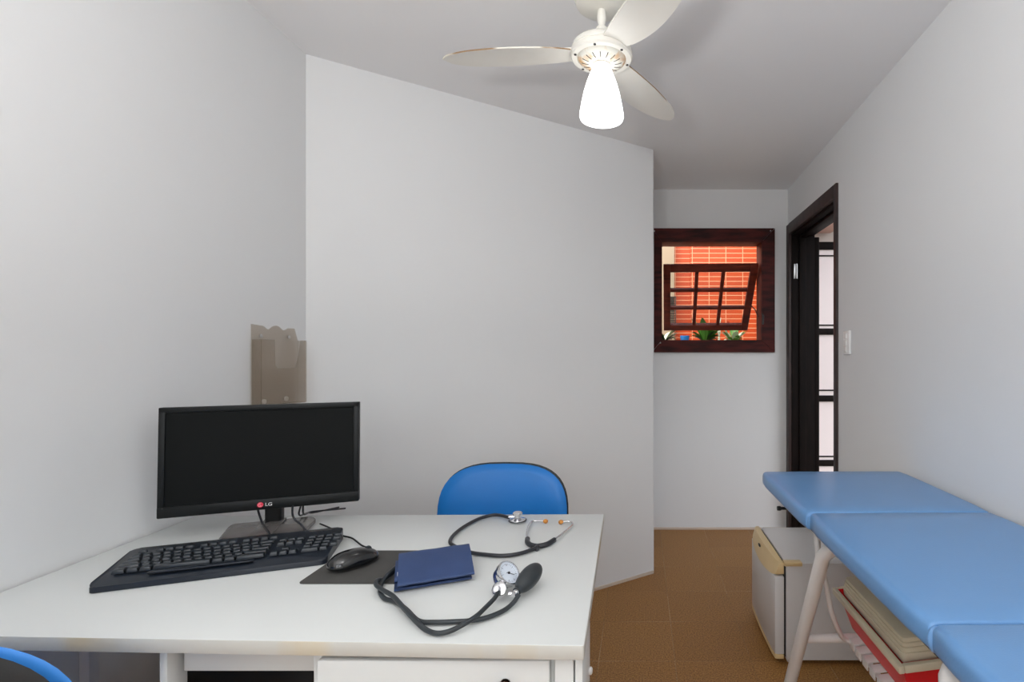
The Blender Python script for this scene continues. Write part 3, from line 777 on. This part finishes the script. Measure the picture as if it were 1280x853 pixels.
# bulb
b0, b1 = U(648, 739, DT + .018), U(673, 700, DT + .030)
bd = (b1 - b0)
bm = BM()
t = bmesh.new()
bc = U(661, 722.5, DT + .0275); 
bdir = Vector((.30, .88, .18)).normalized()
L_ = .041
prof = []
for k in range(19):
    s = k / 18; zz = -L_ + 2 * L_ * s
    rr = .0200 * math.sqrt(max(0, 1 - (2 * s - 1) ** 2)) * (1 - .10 * (1 - s)) if 0 < s < 1 else 0
    prof.append((max(rr, .007) if k == 0 else rr, zz))
prof = [(0, -L_ - .004), (.008, -L_ - .004)] + [(max(r, .008), z) for r, z in prof[:4]] + prof[4:]
lathe(bm, prof, 28, BPI @ align(bc, bdir)); bulb = link('bulb', bm, M['rubber'], bp, 60)
bm = BM(); bq = bc - bdir * (L_ + .006)
lathe(bm, [(0, -.010), (.005, -.010), (.005, -.004), (.0065, -.003), (.0065, .005), (0, .005)], 20, BPI @ align(bq, bdir))
t = bmesh.new(); tube(t, [BPI @ bq, BPI @ (bq + Vector((-.009, -.003, -.001)))], .0035, 12); lathe(t, [(.0, 0), (.005, 0), (.005, .005), (0, .005)], 16, BPI @ align(bq + Vector((-.008, -.003, -.001)), (-1, -.2, 0))); merge(bm, t)
link('valve', bm, M['chrome'], bulb)

# ------------------------------------------------------------------ stethoscope
sc0 = U(647, 652.5, DT)
sth = thing('stethoscope', 'black stethoscope with chrome chest piece on the far desk edge', 'stethoscope', (sc0.x, sc0.y, DT + .0005))
SI = Matrix.Translation(-sth.location)
def sp(pts, h): return [SI @ U(*c1(x, y), DT + (h if not isinstance(h, (list, tuple)) else h[i])) for i, (x, y) in enumerate(pts)]
bm = BM()
ps = [(835, 82), (790, 70), (735, 68), (650, 92), (560, 142), (505, 188), (486, 225), (510, 250), (600, 287), (700, 302), (800, 308), (900, 295), (1000, 262)]
tube(bm, sp(ps, [.013, .009, .007] + [.006] * 10), .0045, 12, 6); link('tube', bm, M['tube_black'], sth, 60)
bm = BM()
lathe(bm, [(0, 0), (.021, 0), (.0235, .003), (.022, .006), (.012, .009), (.007, .011), (.007, .017), (.013, .019), (.0135, .024), (.011, .026), (0, .0255)], 32)
tube(bm, [(-.006, 0, .014), (-.026, -.002, .013)], .0038, 12)
chp = link('chest_piece', bm, M['chrome'], sth)
bm = BM(); lathe(bm, [(.0236, .0025), (.0246, .0032), (.0246, .0046), (.0232, .0055)], 32, caps=False); link('rim', bm, M['tube_black'], chp)
bm = BM()
tube(bm, sp([(1105, 214), (1060, 240), (1005, 252), (965, 245), (945, 228), (945, 208)], [.008, .007, .006, .006, .007, .008]), .0062, 12, 6)
tube(bm, sp([(1000, 268), (1004, 252)], .006), .0062, 12)
link('yoke', bm, M['tube_black'], sth, 60)
for pts, tip in (([(945, 215), (942, 180), (950, 140), (965, 112), (988, 102), (1045, 103)], (1057, 105)), ([(1100, 217), (1150, 180), (1200, 138), (1213, 120), (1200, 106), (1150, 107)], (1138, 110))):
    bm = BM(); tube(bm, sp(pts, [.008, .008, .007, .006, .006, .007]), .0027, 10, 6); eo = link('ear_tube', bm, M['chrome'], sth, 60)
    bm = BM(); q0, q1 = sp([pts[-1], tip], .007); dd = (q1 - q0).normalized()
    lathe(bm, [(.0035, -.002), (.0058, .001), (.0062, .005), (.0045, .009), (0, .010)], 16, align(q0, dd)); link('ear_tip', bm, M['amber'], eo)

# ------------------------------------------------------------------ chairs
def pad(bm, a, b, n, thick, curv, bulge, seg=48, rings=9, mtx=None, flat_back=False):
    """upholstered slab in the xz plane, front towards -y"""
    t = bmesh.new()
    def outline(th):
        c, s = math.cos(th), math.sin(th)
        return a * math.copysign(abs(c) ** (2 / n), c), b * math.copysign(abs(s) ** (2 / n), s)
    def side(front):
        rs = []
        for i in range(rings + 1):
            r = (i / rings) ** .6
            e = math.sqrt(max(0, 1 - r ** 8))
            if i == 0:
                rs.append([t.verts.new((0, (-thick / 2 - bulge) if front else thick / 2, 0))]); continue
            rg = []
            for k in range(seg):
                x, z = outline(2 * PI * k / seg); x *= r; z *= r
                y = -curv * x * x
                y += (-(thick / 2) * e - bulge * (1 - r * r)) if front else (thick / 2) * e
                rg.append(t.verts.new((x, y, z)))
            rs.append(rg)
        for p, q in zip(rs, rs[1:]):
            for k in range(seg):
                k2 = (k + 1) % seg
                if len(p) == 1: t.faces.new((p[0], q[k], q[k2]))
                else: t.faces.new((p[k], p[k2], q[k2], q[k]))
        return rs[-1]
    f = side(True); g_ = side(False)
    for k in range(seg):
        k2 = (k + 1) % seg
        t.faces.new((f[k], f[k2], g_[k2], g_[k]))
    bmesh.ops.remove_doubles(t, verts=t.verts[:], dist=1e-6)
    merge(bm, t, mtx)
def make_chair(label, loc, rz, vinyl, w=.222, hh=.19, top=.862, group='blue vinyl chairs'):
    r = thing('office_chair', label, 'chair', loc, rz, group)
    zc = top - hh
    BT = Matrix.Translation((0, .215, zc)) @ Matrix.Rotation(math.radians(-6), 4, 'X')
    bm = BM(); pad(bm, w, hh, 3.0, .034, .55, .014, mtx=BT); back = link('backrest', bm, vinyl, r, 60)
    bm = BM(); pad(bm, w * 1.012, hh * 1.010, 3.0, .020, .55, 0, mtx=Matrix.Translation((0, .0200, 0)) @ BT); link('back_shell', bm, M['black_matte'], r, 60)
    ST = Matrix.Translation((0, -.02, .455)) @ Matrix.Rotation(PI / 2, 4, 'X') @ Matrix.Rotation(PI, 4, 'Y')
    ST = Matrix.Translation((0, -.02, .450)) @ Matrix.Rotation(-PI / 2, 4, 'X')
    bm = BM(); pad(bm, .176, .215, 3.4, .05, 0, .012, mtx=ST); link('seat', bm, vinyl, r, 60)
    bm = BM(); pad(bm, .173, .212, 3.4, .02, 0, 0, mtx=Matrix.Translation((0, 0, -.034)) @ ST); link('seat_shell', bm, M['black_matte'], r, 60)
    for s in (-1, 1):
        bm = BM(); tube(bm, [(s * .09, .05, .405), (s * .09, .16, .405), (s * .09, .235, .44), (s * .09, .252, zc - .02)], .011, 10, 5); link('back_support', bm, M['black'], r, 60)
        for fy in (-.17, .15):
            bm = BM(); tube(bm, [(s * .15, fy * .9, .41), (s * .162, fy * 1.05, .21), (s * .17, fy * 1.18, .0)], .012, 10, 4); link('leg', bm, M['black'], r, 60)
    return r
make_chair('blue vinyl chair behind the desk, backrest facing the camera', (-0.475, 1.60, 0), 0, M['chair_blue'], .224, .19, .846)
make_chair('blue vinyl chair cut off at the near corner of the desk, back shell showing', (-0.992, 0.93, 0), PI, M['chair_light'], .218, .19, .853)

# ------------------------------------------------------------------ ceiling fan
FX, FY = -0.112, 1.52
ZBL = 2.104
fan = thing('ceiling_fan', 'cream three-blade ceiling fan with lit white glass shade', 'ceiling fan', (FX, FY, CZ))
def fz(z): return z - CZ
bm = BM(); lathe(bm, [(.035, 0), (.082, -.001), (.084, -.012), (.083, -.10), (.074, -.122), (.05, -.132), (.018, -.136), (0, -.136)], 36); link('canopy', bm, M['fan'], fan)
bm = BM(); lathe(bm, [(.011, -.130), (.013, fz(2.215)), (.0125, fz(2.205)), (.0095, fz(2.198)), (.011, fz(2.190)), (.0165, fz(2.186)), (.018, fz(2.180)), (.0185, fz(2.14))], 20); link('down_rod', bm, M['fan'], fan)
bm = BM()
lathe(bm, [(.018, fz(2.150)), (.05, fz(2.147)), (.074, fz(2.140)), (.084, fz(2.131)), (.0875, fz(2.122)), (.0875, fz(2.117)), (.0855, fz(2.1155)), (.090, fz(2.111)), (.090, fz(2.100)), (.086, fz(2.095)), (.072, fz(2.094)), (.070, fz(2.098)), (0, fz(2.098))], 48)
mh = link('motor_housing', bm, M['fan'], fan, 35)
bm = BM(); lathe(bm, [(.070, fz(2.098)), (.068, fz(2.092)), (.060, fz(2.086)), (.048, fz(2.082)), (.034, fz(2.080)), (0, fz(2.080))], 48); vp = link('vent_plate', bm, M['fan_stain'], mh, 35)
bm = BM()
for k in range(16):
    a = 2 * PI * k / 16
    mt = Matrix.Rotation(a, 4, 'Z')
    t = bmesh.new(); tube(t, [(.038, 0, fz(2.0808)), (.047, 0, fz(2.0820)), (.058, 0, fz(2.0852))], .0013 if k % 2 else .0013, 6)
    merge(bm, t, mt)
link('slot', bm, M['slot'], vp)
for k in range(6):
    a = 2 * PI * k / 6 + .35
    bm = BM(); lathe(bm, [(.0038, 0), (.0038, -.002), (.0015, -.003), (0, -.003)], 10, Matrix.Translation((.0785 * math.cos(a), .0785 * math.sin(a), fz(2.0945)))); link('screw', bm, M['gasket'], mh)
BR = 0.468
def blade():
    t = bmesh.new(); n = 22; rows = []
    th = .0042
    for i in range(n + 1):
        s = i / n; x = .085 + (BR - .085) * s
        lead = .038 + .030 * math.sin(PI * min(1, s * 1.08) ** .8) - .004 * s
        trail = .036 + .014 * math.sin(PI * s)
        if s > .72:
            k = (s - .72) / .28; lead *= math.sqrt(max(.0, 1 - k ** 2.4)); trail *= math.sqrt(max(.0, 1 - k ** 3.0))
        lead = max(lead, .002); trail = max(trail, .002)
        pit = math.radians(7 - 3 * s)
        row = []
        for v in (-trail, -trail * .33, lead * .33, lead):
            row.append((x, v * math.cos(pit), -v * math.sin(pit) - .008 * s + .006 * (1 - (v / .07) ** 2)))
        rows.append(row)
    top = [[t.verts.new((x, y, z + th / 2)) for x, y, z in r] for r in rows]
    bot = [[t.verts.new((x, y, z - th / 2)) for x, y, z in r] for r in rows]
    for i in range(n):
        for k in range(3):
            t.faces.new((top[i][k], top[i + 1][k], top[i + 1][k + 1], top[i][k + 1]))
            t.faces.new((bot[i][k], bot[i][k + 1], bot[i + 1][k + 1], bot[i + 1][k]))
        for k in (0, 3):
            f = t.faces.new((top[i][k], top[i + 1][k], bot[i + 1][k], bot[i][k])); f.material_index = 1
    for i in (0, n):
        for k in range(3): t.faces.new((top[i][k], top[i][k + 1], bot[i][k + 1], bot[i][k]))
    return t
for a in (180, 62.5, 301):
    rz = math.radians(a - 1.2)
    t = blade()
    bm = BM(); merge(bm, t, Matrix.Translation((0, 0, fz(ZBL))) @ Matrix.Rotation(rz, 4, 'Z'))
    bo = link('blade', bm, [M['fan'], M['fan_edge']], fan, 40)
    bm = BM(); t = bmesh.new(); prism(t, rounded([(.07, -.02), (.13, -.016), (.15, 0), (.13, .016), (.07, .02)], .006), .008, .014, .001)
    merge(bm, t, Matrix.Translation((0, 0, fz(ZBL) + .003)) @ Matrix.Rotation(rz, 4, 'Z')); link('bracket', bm, M['fan'], bo)
bm = BM(); lathe(bm, [(.022, fz(2.081)), (.025, fz(2.078)), (.025, fz(2.064)), (.022, fz(2.06))], 24); link('shade_holder', bm, M['fan'], fan)
bm = BM()
sp_ = [(.0255, 2.076), (.027, 2.066), (.034, 2.048), (.044, 2.018), (.0525, 1.985), (.059, 1.950), (.0635, 1.920), (.0645, 1.908), (.062, 1.899), (.05, 1.893), (.02, 1.890), (0, 1.8895)]
lathe(bm, [(r, fz(2.076 - (2.076 - z) * .885)) for r, z in sp_], 40); link('lamp_shade', bm, M['lamp'], fan, 60)

# ------------------------------------------------------------------ examination bed
BH = 0.795
bed = thing('examination_bed', 'pale blue padded examination bed on white tubular legs along right wall', 'bed', (0.7265, 1.20, 0), math.radians(.7))
hw = .2605
def cushion(y0, y1, ex=0, m=M['bed_blue']):
    bm = BM(); t = bmesh.new()
    pr = rounded([(-hw - ex, BH - .050), (hw, BH - .050), (hw, BH), (-hw - ex, BH)], .017, 5)
    prism(t, pr, -y1, -y0, .006, 3, 0, Matrix(((1, 0, 0, 0), (0, 0, -1, 0), (0, 1, 0, 0), (0, 0, 0, 1))))
    bmesh.ops.subdivide_edges(t, edges=[e for e in t.edges if e.calc_length() > .1], cuts=8, use_grid_fill=True)
    L2 = y1 - y0
    for v in t.verts:
        if v.co.z > BH - .01:                       # soft crown of the upholstery
            u_ = 1 - (v.co.x / hw) ** 2; w_ = 1 - ((v.co.y - (y0 + y1) / 2) / (L2 / 2)) ** 2
            v.co.z += .004 * max(0, u_) ** .5 * max(0, w_) ** .5
        # gathered corners on the long edge at the fold
        for ye in (y0, y1):
            d = abs(v.co.y - ye)
            if d < .03 and abs(v.co.x) > hw - .03: v.co.x -= math.copysign(.006 * (1 - d / .03), v.co.x)
    merge(bm, t); return link('cushion', bm, m, bed, 50)
cushion(.2445, .735, .008); cushion(-.342, .2395); cushion(-.93, -.347)
for ye in (.242, -.3445):                           # stitched gussets at the folds
    for s in (-1, 1):
        bm = BM(); ellipsoid(bm, (.013, .008, .022), (s * (hw - .0135), ye, BH - .027), (0, 0, 1), (1, 0, 0)); link('gusset', bm, M['bed_blue'], bed, 60)
bm = BM()
for y0, y1 in ((.25, .70), (-.335, .235), (-.90, -.355)):
    box(bm, (-.235, y0, BH - .066), (.235, y1, BH - .0525), .003)
link('board', bm, mat('bed_board', rgb(60, 50, 45), .7), bed)
bm = BM(); zr = BH - .070
tube(bm, [(-.188, .66, zr), (-.188, -.9, zr)], .0155, 14); tube(bm, [(.188, .66, zr), (.188, -.9, zr)], .0155, 14)
for y in (.64, .22, -.36, -.88): tube(bm, [(-.188, y, zr), (.188, y, zr)], .0145, 14)
link('rail', bm, M['tube_white'], bed)
def bl(x, y, z):                                    # world -> bed local
    v = Vector((x - .7265, y - 1.20, z)); v.rotate(Matrix.Rotation(-math.radians(.7), 3, 'Z')); return v
def leg(s, y0, y1):
    bm = BM(); X = (-.2225 if y0 > 0 else -.246) if s < 0 else .225
    tube(bm, [(X * .86, y0 - (y1 - y0) * .03, zr + .004), (X * .93, y0, zr - .012), (X, y0 + (y1 - y0) * .07, zr - .045), (X, y1, 0.0)], .0195, 16)
    link('leg', bm, M['tube_white'], bed)
yl0, yl1 = 1.398 - 1.2, 1.806 - 1.2
for s in (-1, 1): leg(s, yl0, yl1); leg(s, -.36, -.78)
def legy(z): return yl0 + (yl1 - yl0) * (1 - z / zr)
bm = BM(); zc = .346; yc = legy(zc) + .012
tube(bm, [(-.2225, yc, zc), (.225, yc, zc)], .0135, 12); link('crossbar', bm, M['tube_white'], bed); bm = BM()
tube(bm, [(-.2225, -.36 - .42 * (1 - zc / zr), zc), (.225, -.36 - .42 * (1 - zc / zr), zc)], .0135, 12); link('crossbar', bm, M['tube_white'], bed)
for s in (-1, 1):
    bm = BM(); tube(bm, [(s * .215, .30, zr), (s * .216, legy(.60) - .002, .60)], .009, 10); link('brace', bm, M['tube_white'], bed)
# hanging rack below: two bent tubes, rails and slats
RT = math.radians(-5)                               # the rack sags on its near long side
rk = thing_rack = None
rx0, rx1 = -.065, .215
zrk = .345
for s, X in ((-1, -.075), (1, .215)):
    bm = BM(); p = bl(*UD(1028, 728, 1.53))
    if s < 0: pts = [(-.196, .318, .64), (-.180, .322, .565), (-.152, .345, .46), (-.115, .375, .385), (-.09, .40, .355), (-.066, .40, zrk)]
    else: pts = [(.195, .318, .62), (.20, .33, .52), (.208, .36, .42), (.215, .40, zrk + .034)]
    tube(bm, pts, .0075, 12, 6); link('hanger', bm, M['tube_white'], bed, 60)
bm = BM()
for X, dz in ((rx0, 0), (rx1, .034)):
    tube(bm, [(X, .42, zrk + dz), (X, -.30, zrk + dz)], .008, 12)
link('rack_rail', bm, M['tube_white'], bed)
for k in range(15):
    y = .385 - k * .045
    bm = BM(); t = bmesh.new()
    box(t, (rx0 - .012, y - .017, -.002), (rx1 + .01, y + .017, .003), .001); box(t, (rx0 - .0125, y - .017, -.022), (rx0 - .009, y + .017, .003), .001)
    for v in t.verts: v.co.z += .0105 + zrk + (v.co.x - rx0) / (rx1 - rx0) * .034
    merge(bm, t); link('slat', bm, M['tube_white'], bed)
bm = BM(); tube(bm, [(-.17, .546, BH - .080), (-.250, .546, BH - .080)], .005, 12); lathe(bm, [(0, 0), (.007, 0), (.008, .005), (.007, .012), (0, .012)], 14, align((-.248, .546, BH - .080), (-1, 0, 0))); link('latch_knob', bm, M['black'], bed)

# ------------------------------------------------------------------ red box with beige lid on the rack
tb = thing('storage_box', 'red plastic box with beige stepped lid on rack under the bed', 'box', (0.775, 1.475, zrk + .0305), math.radians(.7))
tb.rotation_euler = (0, math.radians(-6.9), math.radians(.7))
def openbox(bm, a0, b0, a1, b1, z0, z1, th):
    t = bmesh.new()
    lo = [t.verts.new((sx * a0, sy * b0, z0)) for sx, sy in ((-1, -1), (1, -1), (1, 1), (-1, 1))]
    hi = [t.verts.new((sx * a1, sy * b1, z1)) for sx, sy in ((-1, -1), (1, -1), (1, 1), (-1, 1))]
    hi2 = [t.verts.new((sx * (a1 - th), sy * (b1 - th), z1)) for sx, sy in ((-1, -1), (1, -1), (1, 1), (-1, 1))]
    lo2 = [t.verts.new((sx * (a0 - th), sy * (b0 - th), z0 + th)) for sx, sy in ((-1, -1), (1, -1), (1, 1), (-1, 1))]
    t.faces.new(lo[::-1]); t.faces.new(lo2)
    for i in range(4):
        j = (i + 1) % 4
        t.faces.new((lo[i], lo[j], hi[j], hi[i])); t.faces.new((hi[i], hi[j], hi2[j], hi2[i])); t.faces.new((hi2[i], hi2[j], lo2[j], lo2[i]))
    merge(bm, t)
bm = BM(); openbox(bm, .100, .176, .1245, .200, .0, .116, .003); link('body', bm, M['red'], tb)
bm = BM(); t = bmesh.new()
for lo_, hi_ in (((-.138, -.213, .098), (-.123, .213, .118)), ((.123, -.213, .098), (.138, .213, .118)), ((-.123, -.213, .098), (.123, -.199, .118)), ((-.123, .199, .098), (.123, .213, .118))):
    box(t, lo_, hi_, .003)
merge(bm, t); link('rim', bm, M['beige'], tb)
bm = BM()
t = bmesh.new()
for a_, b_, z0_, z1_ in ((.1130, .188, .106, .130), (.1100, .185, .130, .142), (.1075, .182, .142, .152), (.1045, .178, .152, .163)):
    prism(t, rounded([(-a_, -b_), (a_, -b_), (a_, b_), (-a_, b_)], .014), z0_, z1_, .002)
merge(bm, t); link('lid', bm, M['beige'], tb)

# ------------------------------------------------------------------ mini fridge
fr = thing('mini_fridge', 'white mini fridge with aged cream door trim beside the bed', 'fridge', (0.77, 2.265, 0))
X0 = -.77
def fb(bm, lo, hi, bev=.004, seg=2): box(bm, (lo[0] - .77, lo[1] - 2.265, lo[2]), (hi[0] - .77, hi[1] - 2.265, hi[2]), bev, seg)
bm = BM(); fb(bm, (.578, 2.055, .018), (.985, 2.48, .403), .005); link('cabinet', bm, M['fridge'], fr)
bm = BM(); fb(bm, (.568, 2.062, .03), (.5795, 2.472, .395), .001); link('gasket', bm, M['gasket'], fr)
def bow(x, d, y0=2.052, y1=2.483, n=12):
    return [(x - d * (1 - (2 * k / n - 1) ** 2) - .77, y0 + (y1 - y0) * k / n - 2.265) for k in range(n + 1)]
def doorpoly(xf, d, xb): 
    b = bow(xf, d); return rounded([(xb - .77, 2.483 - 2.265)] + [(xb - .77, 2.052 - 2.265)], 0.0001, 1)[0:0] + [(xb - .77, 2.052 - 2.265)] + [(b[0][0] + .012, b[0][1])] + [(b[0][0] + .003, b[0][1] + .004)] + b[1:-1] + [(b[-1][0] + .003, b[-1][1] - .004)] + [(b[-1][0] + .012, b[-1][1])] + [(xb - .77, 2.483 - 2.265)]
bm = BM(); prism(bm, doorpoly(.531, .005, .568), .045, .352, .003); door = link('door', bm, M['fridge'], fr)
bm = BM(); prism(bm, doorpoly(.531, .005, .568), .026, .0445, .003); link('bottom_trim', bm, M['cream'], door)
bm = BM(); t = bmesh.new(); prism(t, doorpoly(.533, .012, .5675), .0, 1., .0)
for v in t.verts:
    z = v.co.z
    s = 1 - ((v.co.y) / .2155) ** 2
    if z < .5: v.co.z = .372 - .030 * max(0, s) ** .8 - .010
    else:
        v.co.z = .408; v.co.x += .014 if v.co.x < -.215 else 0
bmesh.ops.bevel(t, geom=[e for e in t.edges if abs(e.verts[0].co.z - e.verts[1].co.z) < .02], offset=.003, segments=2, profile=.5, affect='EDGES')
merge(bm, t); tr_ = link('handle_trim', bm, M['cream'], door)
bm = BM(); ellipsoid(bm, (.0035, .018, .0065), (.528 - .77, .035, .385), (0, 0, 1), (1, 0, 0)); link('badge', bm, M['gasket'], tr_)
bm = BM(); fb(bm, (.569, 2.046, .394), (.640, 2.080, .409), .003); link('hinge_cover', bm, M['cream'], fr)
for x in (.60, .95):
    for y in (2.085, 2.445):
        bm = BM(); lathe(bm, [(.012, 0), (.014, .019)], 12, Matrix.Translation((x - .77, y - 2.265, 0))); link('foot', bm, M['tube_white'], fr)

# ------------------------------------------------------------------ light
w = bpy.data.worlds.new('daylight'); bpy.context.scene.world = w; w.use_nodes = True
nt = w.node_tree; bg = nt.nodes['Background']
sk = nt.nodes.new('ShaderNodeTexSky'); sk.sky_type = 'NISHITA'; sk.sun_disc = False
sk.sun_elevation = math.radians(50); sk.sun_rotation = math.radians(200); sk.air_density = 1.0; sk.dust_density = 3.0
hs = nt.nodes.new('ShaderNodeHueSaturation'); hs.inputs['Saturation'].default_value = .35
nt.links.new(sk.outputs[0], hs.inputs['Color']); nt.links.new(hs.outputs[0], bg.inputs[0])
bg.inputs[1].default_value = 0.44
s = bpy.data.lights.new('sun', 'SUN'); s.energy = 1.0; s.angle = math.radians(1.5); s.color = (1, .95, .88)
so = bpy.data.objects.new('sun', s); C.objects.link(so); so.rotation_euler = (math.radians(36), 0, math.radians(-4))
def area(name, loc, rot, sx, sy, e, col=(1, 1, 1)):
    l = bpy.data.lights.new(name, 'AREA'); l.shape = 'RECTANGLE'; l.size = sx; l.size_y = sy; l.energy = e; l.color = col
    o = bpy.data.objects.new(name, l); C.objects.link(o); o.location = loc; o.rotation_euler = rot
    return o
area('rear_fill_light', ((RX0 + RX1) / 2, YR - 0.11, (RZ0 + RZ1) / 2), (PI / 2, 0, 0), RX1 - RX0 - .1, RZ1 - RZ0 - .1, 5, (.95, .985, 1))  # added fill light set in the unseen rear opening, in place of daylight

# added globe, unseen above the camera end, glowing to fill the room
gl = thing('fill_globe', 'added white fill light globe, unseen over the near end of the room', 'lamp', (0.05, -0.05, CZ))
bm = BM(); lathe(bm, [(.05, 0), (.05, -.018), (.012, -.03), (0, -.03)], 24); link('canopy', bm, M['tube_white'], gl)
bm = BM(); tube(bm, [(0, 0, -.028), (0, 0, -.142)], .006, 10); link('stem', bm, M['tube_white'], gl)
bm = BM(); ellipsoid(bm, (.15, .15, .15), (0, 0, -.29), (0, 0, 1), (1, 0, 0), 32, 20); link('globe', bm, emission('fill_globe_glow', (1, 1, .99, 1), 8.0), gl, 60)

# added uplight, unseen behind the camera, bounces fill light off the ceiling
fl = thing('fill_uplight', 'added fill light on a tall white pole with an upward bowl, unseen at the near end', 'lamp', (-0.40, -0.50, 0))
bm = BM(); lathe(bm, [(0, 0), (.14, 0), (.14, .012), (.03, .025), (0, .025)], 32); link('base', bm, M['tube_white'], fl)
bm = BM(); tube(bm, [(0, 0, .02), (0, 0, 1.13)], .012, 12); link('pole', bm, M['tube_white'], fl)
bm = BM(); lathe(bm, [(.015, 1.12), (.10, 1.15), (.19, 1.22), (.20, 1.25), (.192, 1.25), (.183, 1.225), (.095, 1.16), (0, 1.15)], 36, caps=False); link('bowl', bm, M['tube_white'], fl)
l = area('fill_uplight_light', (-0.40, -0.50, 1.24), (PI, 0, 0), .30, .30, 42, (1, 1, .995)); l.data.shape = 'DISK'

# ------------------------------------------------------------------ camera and view
cam = bpy.data.cameras.new('camera'); co = bpy.data.objects.new('camera', cam); C.objects.link(co)
co.location = (0, 0, HC); co.rotation_euler = (PI / 2, 0, 0)
cam.sensor_width = 36; cam.lens = F / 1280 * 36
cam.shift_x = (640 - VX) / 1280; cam.shift_y = (VY - 426.5) / 1280
cam.clip_start = 0.02
sc = bpy.context.scene
sc.camera = co
sc.view_settings.view_transform = 'Standard'; sc.view_settings.look = 'None'
sc.view_settings.exposure = 0.13; sc.view_settings.gamma = 1.0; sc.view_settings.use_curve_mapping = False
sc.cycles.max_bounces = 10; sc.cycles.diffuse_bounces = 6; sc.cycles.transparent_max_bounces = 16
